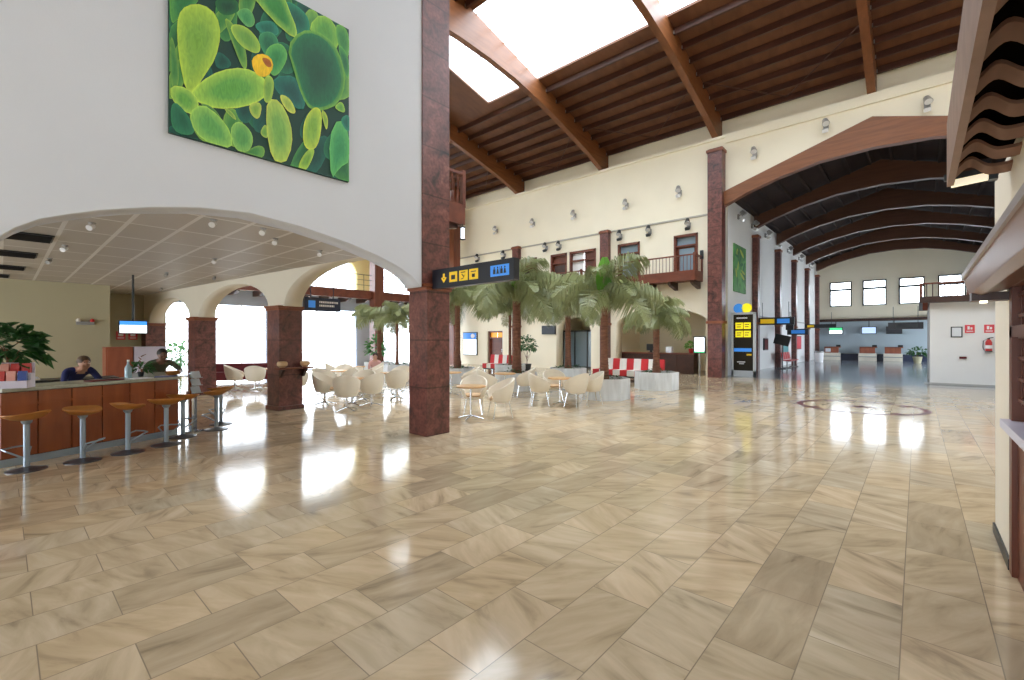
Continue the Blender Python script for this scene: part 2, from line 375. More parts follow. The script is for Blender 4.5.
# rear walls of the bar
struct(MB().prism([(-18.5, -9), (-18.5, 2.22), (-21.9, 2.22), (-21.9, -9)], lambda x, y, t: (x, y, t), 0, 3.4).build('wall_bar', M['olive']))
struct(MB().span((-21.9, 2.22, 0), (-21.5, 4.2, 3.4)).build('wall_bar_recess', M['olive']))
struct(panel_mesh(rect(-21.9, 0, -6.42, 3.6), [rect(-18.2, .3, -12.8, 3.2), rect(-12.4, .3, -7, 3.2)], .3, onY(-9.3), 'wall_bar_end', M['olive']))  # unseen end wall, openings added to bring daylight into the bar
b = MB(); b.prism([(-6.84, -9), (-6.84, 4.95), (-21.9, 3.5), (-21.9, -9)], lambda x, y, t: (x, y, t), 3.37, 3.5)
struct(b.build('ceiling_bar', M['tiles']))
# back wall with doors, arches and the opening of the far hall
XR = 8.0
outer = [(-25.7, 0), (-21.75, 0), (-21.75, 2.3), (-20.35, 2.3), (-20.35, 0), (-16.0, 0)] + arc(-14.8, 1.2, 2.1, .95) + [(-13.6, 0), (-12.1, 0)] + \
        arc(-9.65, 2.42, 2.45, .8) + [(-7.23, 0), (-6.62, 0), (-6.62, 8.34), (-1.26, 10.05), (4.15, 8.34), (4.15, 0), (XR, 0), (XR, 11.0), (-25.7, 11.0)]
UD = [(-8.89, -7.74), (-11.93, -10.68), (-16.38, -15.23), (-15.02, -13.28), (-18.75, -17.45)]
struct(panel_mesh(outer, [rect(x0, 4.5, x1, 6.78) for x0, x1 in UD], .7, onY(21.9), 'wall_back', M['cream']))
struct(MB().span((-25.7, 22.45, 11.0), (XR, 22.75, 12.2)).build('wall_back_upper', M['cream']))
struct(MB().span((-25.7, 21.84, 7.5), (-6.9, 21.9, 7.58)).build('trim_1', mat('ledge_grey', (.45, .42, .36), .8)))
struct(MB().span((-6.5, 21.8, 10.62), (XR, 21.9, 11.0)).span((-25.7, 21.8, 10.88), (-6.5, 21.9, 11.0)).build('trim_2', M['cream']))
# rooms behind the arches
struct(MB().span((-16.6, 25.6, 0), (-13, 25.8, 3.4)).span((-16.8, 22.6, 0), (-16.6, 25.8, 3.4)).span((-13.2, 22.6, 0), (-13, 25.6, 3.4)).span((-16.8, 22.6, 3.4), (-13, 25.8, 3.6)).build('wall_niche', M['cream']))
struct(MB().span((-13, 26, 0), (-6.9, 26.2, 3.5)).span((-12.9, 22.6, 0), (-12.7, 26, 3.5)).span((-7.62, 22.6, 0), (-7.5, 26, 3.5)).span((-7.62, 22.6, 0), (-6.9, 22.72, 3.7)).span((-13, 22.6, 3.5), (-6.9, 26.2, 3.7)).build('wall_reception', M['cream']))
# left end: glazed wall with arched upper windows
hl = []
YS = [(4.6, 9.3), (9.5, 14.45), (15.4, 18.6), (18.8, 21.6)]
for y0, y1 in YS:
    hl.append(rect(y0, .05, y1, 3.45)); hl.append([(y0, 4.6), (y1, 4.6)] + arc((y0 + y1) / 2, (y1 - y0) / 2, 5.6, 1.5, flip=True))
struct(panel_mesh(rect(2, 0, 22.6, 4.45), hl[0::2], .4, onX(-25.5), 'wall_glazed_end', mat('shaded_white_paint', (.42, .48, .58), .8)))  # white wall, its bluish shade painted into the colour
struct(panel_mesh(rect(2, 4.45, 22.6, 12.3), hl[1::2], .4, onX(-25.5), 'wall_glazed_end_upper', M['yellow']))
for k, (y0, y1) in enumerate(YS):
    w = struct(MB().span((-25.72, y0, .05), (-25.68, y1, 3.45)).span((-25.72, y0, 4.6), (-25.68, y1, 7.1)).build('window_%d' % (k + 1), M['glass']))
    b = MB()
    for j in range(1, 4):
        y = y0 + (y1 - y0) * j / 4
        b.span((-25.68, y - .02, .05), (-25.62, y + .02, 3.45)).span((-25.68, y - .015, 4.6), (-25.62, y + .015, 6.6))
    b.span((-25.68, y0, 2.2), (-25.62, y1, 2.24)).span((-25.68, y0, 1.1), (-25.62, y1, 1.13)).span((-25.68, y0, 5.6), (-25.62, y1, 5.63))
    b.build('window_frame', M['skybar'], w)
# far hall shell
struct(panel_mesh([(22.6, 0), (24.0, 0)] + arc(25.0, 1.0, 2.45, .85) + [(26.0, 0), (48.6, 0), (48.6, 8.6), (22.6, 8.6)], [], .4, onX(-6.7), 'wall_hall_left', M['hallwhite']))
struct(MB().span((-7.5, 23.5, 0), (-7.4, 26.5, 3.6)).span((-7.5, 23.3, 0), (-7.1, 23.5, 3.6)).span((-7.5, 26.5, 0), (-7.1, 26.7, 3.6)).span((-7.5, 23.3, 3.6), (-7.1, 26.7, 3.7)).build('wall_hall_niche', M['hallwhite']))
struct(MB().span((-6.72, 26.0, 3.0), (-6.64, 48.5, 3.06)).build('trim_3', mat('ledge_grey_hall', (.40, .40, .40), .8)))
struct(panel_mesh(rect(22.6, 0, 48.6, 8.6), [rect(30.5 + 4.5 * k, .15, 34.6 + 4.5 * k, 3.3) for k in range(4)], .3, lambda a, z, t: (4.15 + t, a, z), 'wall_hall_right', M['hallwhite']))
EW = [(-5.75, -4.2), (-3.45, -1.9), (-1.12, .43), (1.2, 2.75)]
struct(panel_mesh([(-7, 3.4), (4.3, 3.4), (4.3, 8.5), (-1.26, 10.3), (-7, 8.5)], [rect(x0, 4.6, x1, 6.72) for x0, x1 in EW], .3, onY(48.5), 'wall_hall_end', M['cream']))
struct(MB().span((-7, 48.5, 0), (4.3, 48.8, 3.4)).build('wall_check_in', M['greywall']))
for k, (x0, x1) in enumerate(EW):
    w = struct(MB().span((x0, 48.6, 4.6), (x1, 48.63, 6.72)).build('window_%d' % (k + 5), M['glass']))
    f = MB(); f.span((x0, 48.42, 4.6), (x0 + .09, 48.56, 6.72)).span((x1 - .09, 48.42, 4.6), (x1, 48.56, 6.72)).span((x0, 48.42, 4.6), (x1, 48.56, 4.69)).span((x0, 48.42, 6.63), (x1, 48.56, 6.72)).span((x0, 48.42, 5.95), (x1, 48.56, 6.12))
    f.build('window_frame', M['darkmetal'], w)
for k in range(4): struct(MB().span((4.2, 30.5 + 4.5 * k, .15), (4.23, 34.6 + 4.5 * k, 3.3)).build('window_%d' % (k + 9), M['glass']))
struct(MB().span((-6.7, 48.0, 3.28), (4.15, 48.5, 3.5)).build('trim_4', M['darkbrown']))
for x0, x1 in ((-6.1, -5.85), (-3.9, -3.75), (-1.6, -1.45), (.72, .87)):
    pass
# white service room with a wooden gallery over it
struct(MB().span((.36, 23.9, 0), (4.15, 30, 3.13)).build('wall_service_room', M['hallwhite']))
struct(MB().span((.2, 23.88, 0), (2.6, 23.9, .06)).build('baseboard_1', mat('baseboard_grey', (.4, .4, .38), .5)))
# right-hand and rear walls of the main hall
struct(MB().span((8, 5.9, 0), (8.3, 22.7, 12.2)).build('wall_right', M['cream']))
struct(panel_mesh(rect(-6.42, 0, 8, 12.0), [rect(-5.4, .2, -2.4, 3.2), rect(-1.6, .2, 1.4, 3.2)], .3, onY(-9.3), 'wall_front', M['cream']))  # unseen wall, openings added and sized to set the fill light
struct(panel_mesh(rect(-9, 3.1, 5.9, 12.0), [rect(-8, 5, -4, 7.5)], .3, lambda a, z, t: (8 + t, a, z), 'wall_right_front', M['cream']))  # out of view, opening added and sized for light from the right

# ---- main roof: deck, skylight, purlins, glulam beams
ZR, YR, SL = 14.6, 11.5, .232
roofz = lambda y: ZR - SL * abs(y - YR)
SKY = (-16.0, 3.4, 12.15, 16.2)     # x0, x1, y0, y1 of the skylight
def deck(b, x0, x1, y0, y1, th=.1):
    b.prism([(y0, roofz(y0)), (y1, roofz(y1)), (y1, roofz(y1) + th), (y0, roofz(y0) + th)], lambda y, z, t: (t, y, z), x0, x1)
b = MB()
deck(b, -25.7, 8.2, 16.2, 22.75); deck(b, -25.7, 8.2, YR, 12.15); deck(b, -25.7, SKY[0], 12.15, 16.2); deck(b, SKY[1], 8.2, 12.15, 16.2)
deck(b, -25.7, -6.6, 4.4, 7.5); deck(b, -6.6, 8.2, .3, 7.5); deck(b, -25.7, -16, 7.5, YR); deck(b, 3.4, 8.2, 7.5, YR); deck(b, -16, 3.4, 10.9, YR)
b.span((-6.6, -9.3, roofz(.3)), (8.2, .3, roofz(.3) + .1))
roof = struct(b.build('ceiling_hall', M['roofwood']))
py = [22.25 - .78 * k for k in range(8)]
for y in py + [11.75, 11.2, 10.42, 9.64, 8.86, 8.08, 7.2, 6.4, 5.6]:
    z = roofz(y)
    MB().box((-8.85, y, z - .12), (33.2, .10, .24)).build('purlin', M['purlin'], roof)
for k in range(5):
    y = 15.5 - .78 * k
    MB().box(((SKY[0] + SKY[1]) / 2, y, roofz(y) + .05), (SKY[1] - SKY[0], .045, .06)).build('bleached_purlin', M['skybar'], roof)  # purlins crossing the skylight, glare bleaching put into their pale translucent colour
b = MB(); zz = roofz(12.1)
b.prism([(SKY[2], roofz(SKY[2]) + .12), (SKY[3], roofz(SKY[3]) + .12), (SKY[3], roofz(SKY[3]) + .13), (SKY[2], roofz(SKY[2]) + .13)], lambda y, z, t: (t, y, z), SKY[0], SKY[1])
b.prism([(7.5, roofz(7.5) + .12), (10.9, roofz(10.9) + .12), (10.9, roofz(10.9) + .13), (7.5, roofz(7.5) + .13)], lambda y, z, t: (t, y, z), SKY[0], SKY[1])  # unseen front-slope skylight, added to light the back wall and purlins
b.build('skylight_glass', M['glass'], roof)
half = [(21.95, 10.98), (20.5, 11.5), (18.8, 11.97), (17.4, 12.33), (16.2, 12.6), (14.7, 12.88), (13.1, 13.04), (11.5, 13.1)]
BX = [-19.05, -12.95, -6.95, -1.3, 4.7]
BL = ['curved wooden roof beam landing on the wall behind the balcony of the column', 'curved wooden roof beam landing left of the brick pilaster, nearest the bright skylight edge',
      'curved wooden roof beam landing just above the red granite corner column', 'curved wooden roof beam landing above the peak of the far hall opening', 'curved wooden roof beam hidden behind the tiled eave']
BL[0] = 'curved wooden roof beam farthest left, meeting the wall beside the granite column'
for x, lab in zip(BX, BL):
    pr = half + [(2 * YR - y, z) for y, z in half[-2::-1] if 2 * YR - y > (5.3 if x < -6.5 else 1.2)]
    yl = pr[-1][0]
    top = [(yl, roofz(yl) - .01), (YR, ZR - .01), (22.5, roofz(22.5) - .01), (22.5, 10.98)]
    t = thing('roof_beam', lab, 'roof beam', (x, 0, 0), group='curved roof beams of the main hall')
    MB().prism(pr + top, lambda y, z, tt: (tt, y, z), -.13, .13).build('beam_body', M['beam'], t)
    h = MB()
    for y in py + [11.75, 11.2]:
        h.box((.15, y, roofz(y) - .16), (.03, .12, .13)).box((-.15, y, roofz(y) - .16), (.03, .12, .13))
    h.build('purlin_bracket', M['lamp'], t)
for (x0, x1) in ((-24.8, -19.3), (-18.8, -13.2), (-12.7, -7.2), (-6.7, -1.5)):
    b = MB(); xm = (x0 + x1) / 2
    b.tube([(x0, 19.6, roofz(19.6) - .22), (xm, 22.0, roofz(22) - .22)], .025, 6).tube([(x1, 19.6, roofz(19.6) - .22), (xm, 22.0, roofz(22) - .22)], .025, 6)
    b.build('bracing_rod', M['purlin'], roof)
# ---- far hall roof
XC = -1.26
fz = lambda x: 10.22 - .325 * abs(x - XC)
b = MB()
for x0, x1 in ((-7.1, XC), (XC, 4.5)):
    b.prism([(x0, fz(x0)), (x1, fz(x1)), (x1, fz(x1) + .1), (x0, fz(x0) + .1)], lambda x, z, t: (x, t, z), 22.6, 48.8)
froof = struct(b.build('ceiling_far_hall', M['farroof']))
for k in range(14):
    x = -6.4 + k * .79
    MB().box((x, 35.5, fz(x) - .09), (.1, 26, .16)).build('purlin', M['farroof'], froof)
FLAB = ['wide arched wooden beam spanning the mouth of the far hall', 'second arched beam from the mouth of the far hall', 'third arched beam from the mouth of the far hall',
        'fourth arched beam from the mouth of the far hall', 'fifth arched beam from the mouth of the far hall', 'arched beam closest to the end windows of the far hall']
botf = [(-6.62, 7.72), (-5.6, 8.15), (-4.4, 8.52), (-2.94, 8.83), (-1.26, 8.93)]
for k, y in enumerate((21.86, 27.3, 32.6, 37.6, 42.7, 47.6)):
    pr = botf + [(2 * XC - x, z) for x, z in botf[-2::-1]]
    pr += [(2 * XC + 6.62, fz(-6.62) - .1), (XC, fz(XC) - .14), (-6.62, fz(-6.62) - .1)]
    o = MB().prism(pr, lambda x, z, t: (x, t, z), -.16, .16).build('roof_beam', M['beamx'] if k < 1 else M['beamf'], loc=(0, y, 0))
    tag(o, FLAB[k], 'roof beam', 'arched beams of the far hall')

# ================================================================== COLUMNS
GR = 'red granite columns'
def cap(b, c, hx, hy, z, rz=0, m=0):
    b.box((c[0], c[1], z + .03), (hx * 2 + .06, hy * 2 + .06, .06), rz, m).box((c[0], c[1], z + .085), (hx * 2 + .12, hy * 2 + .12, .05), rz, m)
t = thing('granite_column', 'massive red granite column in the foreground carrying the yellow pictogram sign', 'column', (-6.68, 5.22, 0), group=GR)
MB().box((0, 0, 1.3), (.52, .52, 2.6)).build('lower_shaft', M['granite'], t, bevel=.006)
b = MB(); cap(b, (0, 0), .26, .26, 2.58); b.build('capital', M['capwood'], t, bevel=.006)
MB().span((-.175, -.37, 2.69), (.285, .235, 13.1)).build('upper_shaft', M['granite'], t)
clab = ['granite column with a small wooden shelf, second from the foreground column', 'granite column beside the far end of the bar', 'granite column beside the red signs behind the bar']
for (s, zc), lab in zip(((5.11, 2.44), (10.2, 2.32), (14.75, 2.24)), clab):
    p = A0 + AE * s
    t = thing('granite_column', lab, 'column', (p.x, p.y, 0), math.radians(5.5), GR)
    MB().box((0, 0, zc / 2), (.58, .58, zc)).build('lower_shaft', M['granite'], t, bevel=.006)
    MB().box((0, 0, .05), (.65, .65, .1)).build('plinth', M['granite'], t, bevel=.006)
    b = MB(); cap(b, (0, 0), .29, .29, zc - .02); b.build('capital', M['capwood'], t, bevel=.006)
# pilasters of the back wall
def pilaster(x, y, w, d, h, lab, along='x', zc=2.55, group='red granite pilasters'):
    t = thing('granite_pilaster', lab, 'column', (x, y, 0), group=group)
    sx, sy = (w, d) if along == 'x' else (d, w)
    MB().box((0, 0, h / 2), (sx, sy, h)).build('shaft', M['granite'], t)
    b = MB(); b.box((0, 0, h - .1), (sx + .1, sy + .1, .12))
    b.build('capital', M['capwood'], t)
    MB().box((0, 0, zc), (sx + .1, sy + .1, .12)).build('band', M['capwood'], t)
    return t
pilaster(-6.82, 21.63, .62, .52, 10.35, 'tall red granite column at the corner of the far hall', zc=2.5)
pilaster(-12.62, 21.75, .5, .28, 7.62, 'granite pilaster on the back wall at the left end of the large balcony')
pilaster(-19.0, 21.75, .5, .28, 7.62, 'granite pilaster on the back wall just behind the end of the pictogram sign')
pilaster(-25.1, 21.75, .5, .28, 7.62, 'granite pilaster in the left corner of the back wall')
plab = ['first', 'second', 'third', 'fourth', 'fifth']
for k, y in enumerate((27.3, 32.6, 37.6, 42.7, 47.6)):
    pilaster(-6.55, y, .42, .28, 7.4, plab[k] + ' slim brown pilaster along the left wall of the far hall', 'y', group='slim pilasters of the far hall', zc=2.6)
for y, lab in ((14.85, 'brown column holding up the wooden gallery in front of the glazed end'), (9.35, 'brown gallery column behind the column with the shelf'), (20.9, 'brown gallery column in the corner behind the palms')):
    t = thing('granite_column', lab, 'column', (-24.0, y, 0), group='gallery columns')
    MB().box((0, 0, 6.0), (.6, .6, 12.0)).build('shaft', M['brownv'], t)
    MB().box((0, 0, .12), (.7, .7, .24)).build('plinth', M['brownv'], t)
t = thing('gallery', 'long brown wooden gallery in front of the glazed end wall', 'gallery', (-24.3, 13.3, 0))
MB().span((.12, -8.5, 4.1), (.3, 8.5, 4.58)).build('edge_beam', M['brown'], t)
MB().span((-1.15, -8.5, 4.2), (.12, 8.5, 4.5)).build('deck', M['hallwhite'], t)
for k in range(15):
    y = -8.1 + k * 1.15
    MB().prism([(-1.15, 4.2), (.12, 4.2), (.12, 4.06), (-.2, 3.92), (-1.15, 3.92)], lambda x, z, tt: (x, tt, z), y - .08, y + .08).build('joist', M['darkbrown'], t)
rb = MB()
rb.tube([(.2, -8.4, 5.5), (.2, 8.4, 5.5)], .02, 6); rb.tube([(.2, -8.4, 5.2), (.2, 8.4, 5.2)], .012, 6); rb.tube([(.2, -8.4, 4.9), (.2, 8.4, 4.9)], .012, 6)
for k in range(12): rb.tube([(.2, -8.4 + k * 1.527, 4.55), (.2, -8.4 + k * 1.527, 5.52)], .016, 6)
rb.build('railing', M['darkmetal'], t)

# ================================================================== UPPER DOORS AND BALCONIES
dl = ['tall brown door with dark glass at the right end of the large balcony', 'brown balcony door with a pale blue pane, left of the tall right door', 'closed dark brown upper door above the palms',
      'open upper door with a white curtain in its left half', 'dark brown upper door just right of the pictogram sign']
for k, (x0, x1) in enumerate(UD):
    w = x1 - x0; xc = (x0 + x1) / 2
    t = thing('door_%d' % (k + 1), dl[k], 'door', (xc, 22.1, 4.5)); t['kind'] = 'structure'; del t['category']
    f = MB(); f.span((-w / 2, -.25, 0), (-w / 2 + .1, .08, 2.28)).span((w / 2 - .1, -.25, 0), (w / 2, .08, 2.28)).span((-w / 2, -.25, 2.16), (w / 2, .08, 2.28)).span((-w / 2, -.2, 1.7), (w / 2, .05, 1.78))
    f.build('frame', M['brown'], t)
    if k == 3:
        MB().span((-w / 2 + .1, -.05, 0), (-.02, .0, 2.16)).build('curtain_panel', M['whitesign'], t)
        MB().span((.02, -.02, 0), (w / 2 - .1, .03, 2.16)).build('leaf', M['brown'], t)
    else:
        MB().span((-w / 2 + .1, -.06, 0), (w / 2 - .1, 0, 1.7)).build('leaf', M['brown'], t)
        MB().span((-w / 2 + .1, -.06, 1.78), (w / 2 - .1, 0, 2.16)).build('transom', M['doorglass'] if k < 2 else M['brown'], t)
        if k < 2: MB().span((-w / 2 + .22, -.09, .35), (w / 2 - .22, -.05, 1.62)).build('pane', mat('pale_pane', (.34, .42, .50), .15) if k == 1 else M['doorglass'], t)
        else:
            MB().span((-w / 2 + .2, -.08, .2), (w / 2 - .2, -.05, .8)).span((-w / 2 + .2, -.08, .95), (w / 2 - .2, -.05, 1.6)).build('raised_panel', M['darkbrown'], t)
def balcony(loc, w, d, lab, rz=0, turned=True):
    t = thing('balcony', lab, 'balcony', loc, rz, 'wooden balconies')        # local: wall at y=0, front at y=-d
    MB().span((-w / 2, -d, -.08), (w / 2, 0, .06)).build('floor_slab', M['brown'], t)
    MB().span((-w / 2 - .03, -d - .04, -.12), (w / 2 + .03, -d + .06, .34)).build('front_board', M['brown'], t)
    for sx in (-1, 1): MB().span((sx * w / 2 - .04, -d, -.12), (sx * w / 2 + .04, 0, .34)).build('side_board', M['brown'], t)
    n = max(3, int(w / 1.1))
    for k in range(n + 1):
        x = -w / 2 + .15 + (w - .3) * k / n
        MB().prism([(0, -.08), (-d + .1, -.08), (-d + .1, -.2), (-d * .7, -.3), (0, -.45)], lambda y, z, tt: (tt, y, z), x - .08, x + .08).build('corbel', M['darkbrown'], t)
    for p, q, in (((-w / 2, -d), (w / 2, -d)), ((-w / 2, -d), (-w / 2, 0)), ((w / 2, -d), (w / 2, 0))):
        p, q = Vector(p), Vector(q); L = (q - p).length
        MB().bar((*p, 1.05), (*q, 1.05), .08, .06).build('handrail', M['brown'], t)
        b = MB(); n = int(L / .16)
        for k in range(1, n):
            c = p + (q - p) * k / n
            if turned: b.lathe([(.012, .34), (.028, .45), (.014, .58), (.014, .8), (.028, .92), (.012, 1.03)], (c.x, c.y, 0), 6)
            else: b.box((c.x, c.y, .69), (.02, .02, .7))
        b.build('balusters', M['brown'], t)
    for x, y in ((-w / 2, -d), (w / 2, -d), (-w / 2, -.05), (w / 2, -.05)): MB().box((x, y, .71), (.09, .09, .86)).build('post', M['brown'], t)
balcony((-9.85, 21.9, 4.55), 4.6, 1.0, 'large brown wooden balcony under two glazed doors on the back wall', turned=False)
balcony((-16.1, 21.9, 4.4), 5.0, 1.0, 'brown wooden balcony half hidden behind the palm crowns', turned=False)
balcony((-9.9, 5.15, 4.5), 4.0, 2.0, 'brown wooden balcony corner peeping out behind the foreground column', rz=PI)
t = thing('hanging_lantern', 'small lit lantern hanging under the balcony behind the foreground column', 'lamp', (-7.86, 7.1, 4.02))
t.scale = (.6, .6, .75)
MB().tube([(0, 0, .4), (0, 0, .5)], .012, 6).box((0, 0, .38), (.16, .16, .04)).box((-.06, -.06, .2), (.03, .03, .36)).box((-.06, .06, .2), (.03, .03, .36)).box((0, 0, .01), (.16, .16, .03)).build('frame', M['darkmetal'], t)
MB().box((.01, 0, .2), (.1, .1, .33)).build('glass', M['lit'], t)

# ================================================================== CACTUS PAINTING
def uvp(zx, zy):      # traced point of the canvas: photo crop -> canvas plane
    u = 140 + zx / 3.2367; v = zy / 3.2381
    l = (u - 512) / 455; rx, ry, rz = FW.x + RT.x * l, FW.y + RT.y * l, (340 - v) / 455
    k = -6.39 / rx
    return (ry * k, 1.7 + rz * k)
def smooth_poly(pts, it=2):
    for _ in range(it):
        out = []
        for i in range(len(pts)):
            p, q = pts[i], pts[(i + 1) % len(pts)]
            out += [(p[0] * .75 + q[0] * .25, p[1] * .75 + q[1] * .25), (p[0] * .25 + q[0] * .75, p[1] * .25 + q[1] * .75)]
        pts = out
    return pts
def g(r, gg, bb): return tuple((c / 255) ** 2.2 for c in (r, gg, bb))
FILL = []
rf = random.Random(12)
for _ in range(46):
    zx, zy = rf.uniform(100, 670), rf.uniform(-60, 590); L_, W_, a_ = rf.uniform(45, 95), rf.uniform(22, 42), rf.uniform(.9, 2.4)
    c1 = rf.choice([((30, 105, 70), (12, 75, 55)), ((70, 135, 65), (30, 95, 55)), ((120, 160, 65), (60, 125, 60)), ((20, 90, 75), (10, 65, 58))])
    FILL.append(([(zx + L_ * math.cos(t_) * math.cos(a_) - W_ * math.sin(t_) * math.sin(a_), zy + L_ * math.cos(t_) * math.sin(a_) + W_ * math.sin(t_) * math.cos(a_)) for t_ in [2 * PI * i / 9 for i in range(9)]], *c1))
PADS = FILL + [  # outline, colour at the edge, colour at the heart
    ([(465, 0), (540, 50), (545, 110), (500, 115), (480, 60)], (40, 130, 95), (15, 85, 70)),
    ([(235, 0), (312, 0), (315, 45), (260, 55)], (30, 95, 45), (15, 70, 45)),
    ([(95, -40), (188, -40), (185, 15), (120, 65), (100, 80)], (90, 150, 60), (40, 110, 60)),
    ([(95, 100), (122, 200), (122, 285), (98, 285)], (110, 150, 60), (60, 120, 60)),
    ([(245, 160), (305, 215), (240, 230)], (20, 90, 75), (10, 70, 60)),
    ([(265, 50), (330, 120), (345, 215), (330, 225), (300, 150)], (130, 165, 60), (60, 120, 55)),
    ([(310, 40), (350, 28), (372, 75), (350, 95), (320, 65)], (100, 160, 85), (60, 135, 80)),
    ([(365, 80), (430, 68), (450, 120), (390, 112)], (40, 130, 105), (20, 95, 80)),
    ([(380, 115), (425, 105), (450, 150), (420, 200), (390, 160)], (60, 140, 90), (30, 100, 70)),
    ([(400, 165), (450, 140), (478, 185), (440, 250), (415, 235)], (95, 165, 75), (50, 130, 70)),
    ([(285, 85), (340, 88), (385, 140), (380, 180), (320, 150)], (165, 190, 65), (100, 150, 65)),
    ([(545, 90), (585, 48), (622, 75), (640, 130), (625, 170), (570, 122)], (140, 180, 60), (80, 145, 60)),
    ([(625, 78), (672, 100), (672, 195), (645, 175)], (100, 160, 60), (50, 120, 60)),
    ([(635, 140), (672, 185), (672, 260), (655, 230)], (80, 150, 60), (30, 100, 60)),
    ([(340, -40), (420, 60), (497, 128), (502, 95), (475, 30), (450, -40)], (165, 190, 70), (50, 125, 55)),
    ([(125, 60), (150, 30), (200, 26), (242, 60), (254, 120), (238, 190), (205, 240), (170, 295), (148, 285), (130, 200), (122, 120)], (165, 190, 60), (115, 160, 60)),
    ([(165, 312), (200, 270), (260, 235), (330, 226), (385, 250), (408, 290), (390, 322), (330, 347), (250, 352), (195, 332)], (175, 200, 70), (90, 155, 65)),
    ([(430, 255), (500, 250), (522, 300), (530, 352), (500, 352), (440, 300)], (25, 105, 90), (10, 75, 70)),
    ([(480, 160), (520, 112), (570, 112), (622, 150), (648, 210), (657, 270), (635, 332), (590, 352), (550, 350), (525, 310), (500, 230)], (95, 150, 55), (15, 85, 55)),
    ([(488, 170), (520, 122), (566, 120), (612, 155), (636, 210), (645, 270), (625, 322), (588, 342), (552, 340), (530, 305), (508, 228)], (25, 100, 60), (12, 75, 50)),
    ([(100, 282), (150, 290), (188, 330), (172, 372), (140, 362), (100, 322)], (170, 195, 75), (95, 155, 65)),
    ([(100, 325), (150, 370), (180, 440), (100, 430)], (40, 115, 75), (20, 90, 65)),
    ([(190, 335), (235, 350), (265, 395), (215, 360)], (110, 150, 65), (60, 120, 60)),
    ([(160, 372), (200, 343), (252, 380), (288, 430), (292, 482), (230, 472), (178, 430)], (150, 190, 80), (85, 150, 75)),
    ([(288, 420), (320, 393), (364, 440), (352, 492), (308, 492)], (140, 185, 85), (80, 145, 75)),
    ([(265, 345), (300, 370), (310, 395), (280, 370)], (170, 190, 80), (120, 160, 70)),
    ([(350, 338), (392, 335), (382, 392), (355, 372)], (185, 190, 75), (120, 160, 65)),
    ([(385, 430), (405, 400), (412, 450), (395, 445)], (160, 180, 70), (100, 150, 65)),
    ([(445, 308), (482, 320), (504, 372), (470, 362)], (195, 200, 80), (150, 175, 75)),
    ([(410, 330), (450, 335), (482, 400), (488, 470), (462, 532), (425, 512), (408, 420)], (180, 190, 75), (110, 160, 75)),
    ([(525, 400), (560, 348), (587, 370), (572, 482), (528, 482)], (190, 200, 60), (120, 165, 60)),
    ([(580, 352), (606, 380), (600, 435)], (185, 195, 65), (130, 165, 60)),
    ([(505, 545), (535, 490), (562, 485), (552, 520), (532, 556)], (170, 195, 65), (110, 160, 60)),
    ([(625, 348), (650, 328), (662, 368), (640, 362)], (150, 185, 65), (90, 150, 65)),
    ([(610, 450), (640, 388), (672, 440), (676, 520), (640, 542), (617, 582)], (90, 170, 85), (50, 135, 80)),
    ([(640, 390), (676, 370), (676, 440)], (40, 130, 100), (20, 95, 80)),
    ([(400, 245), (432, 260), (422, 332), (395, 332)], (160, 185, 65), (110, 155, 65)),
    ([(360, 195), (385, 178), (418, 190), (427, 220), (408, 250), (378, 248), (363, 222)], (215, 165, 20), (240, 190, 20)),
    ([(392, 190), (415, 195), (424, 218), (410, 222), (396, 205)], (165, 95, 20), (150, 80, 20)),
]
cv = thing('cactus_painting', 'large square painting of green cactus pads high on the white wall', 'painting', (-6.4, 2.37, 5.21))
Y0, Y1, Z0, Z1 = 1.27, 3.47, 4.07, 6.36
MB().span((-.015, Y0 - 2.37, Z0 - 5.21), (.03, Y1 - 2.37, Z1 - 5.21)).build('canvas', M['greenartdark'], cv)
vs, fs, cols = [], [], []
for k, (pts, ce, ch) in enumerate(PADS):
    P = smooth_poly([uvp(*p) for p in pts], 1 if len(pts) > 5 else 2); my = sum(p[0] for p in P) / len(P); mz = sum(p[1] for p in P) / len(P)
    P = [(my + (y - my) * 1.08, mz + (z - mz) * 1.08) for y, z in P]
    P = [(min(max(y, Y0 + .003), Y1 - .003), min(max(z, Z0 + .003), Z1 - .003)) for y, z in P]
    cy = sum(p[0] for p in P) / len(P); cz = sum(p[1] for p in P) / len(P)
    o = len(vs); x = .0304 + .0002 * k; n = len(P)
    lift = lambda c, k_: tuple(min(255, v_ * k_ + 10) for v_ in c)
    for q, c in ((1.0, lift(ce, 1.12)), (.90, tuple(.55 * a + .45 * b_ for a, b_ in zip(lift(ce, 1.1), lift(ch, 1.08)))), (.45, lift(ch, 1.04))):
        for y, z in P: vs.append((x, cy + (y - cy) * q - 2.37, cz + (z - cz) * q - 5.21)); cols.append(g(*c))
    vs.append((x, cy - 2.37, cz - 5.21)); cols.append(g(*[min(255, c * 1.06) for c in ch]))
    for i in range(n):
        j = (i + 1) % n
        fs += [(o + i, o + j, o + n + j, o + n + i), (o + n + i, o + n + j, o + 2 * n + j, o + 2 * n + i), (o + 2 * n + i, o + 2 * n + j, o + 3 * n)]
me = bpy.data.meshes.new('painted_pads'); me.from_pydata(vs, [], fs)
ca = me.color_attributes.new('pigment', 'FLOAT_COLOR', 'POINT')
for i, c in enumerate(cols): ca.data[i].color = (*c, 1)
pm = mat('painted_pigment', (.3, .5, .2), .55); nt = pm.node_tree
vc = nt.nodes.new('ShaderNodeVertexColor'); vc.layer_name = 'pigment'
nn = nt.nodes.new('ShaderNodeTexNoise'); nn.inputs['Scale'].default_value = 5; nn.inputs['Detail'].default_value = 6; nn.inputs['Distortion'].default_value = 2
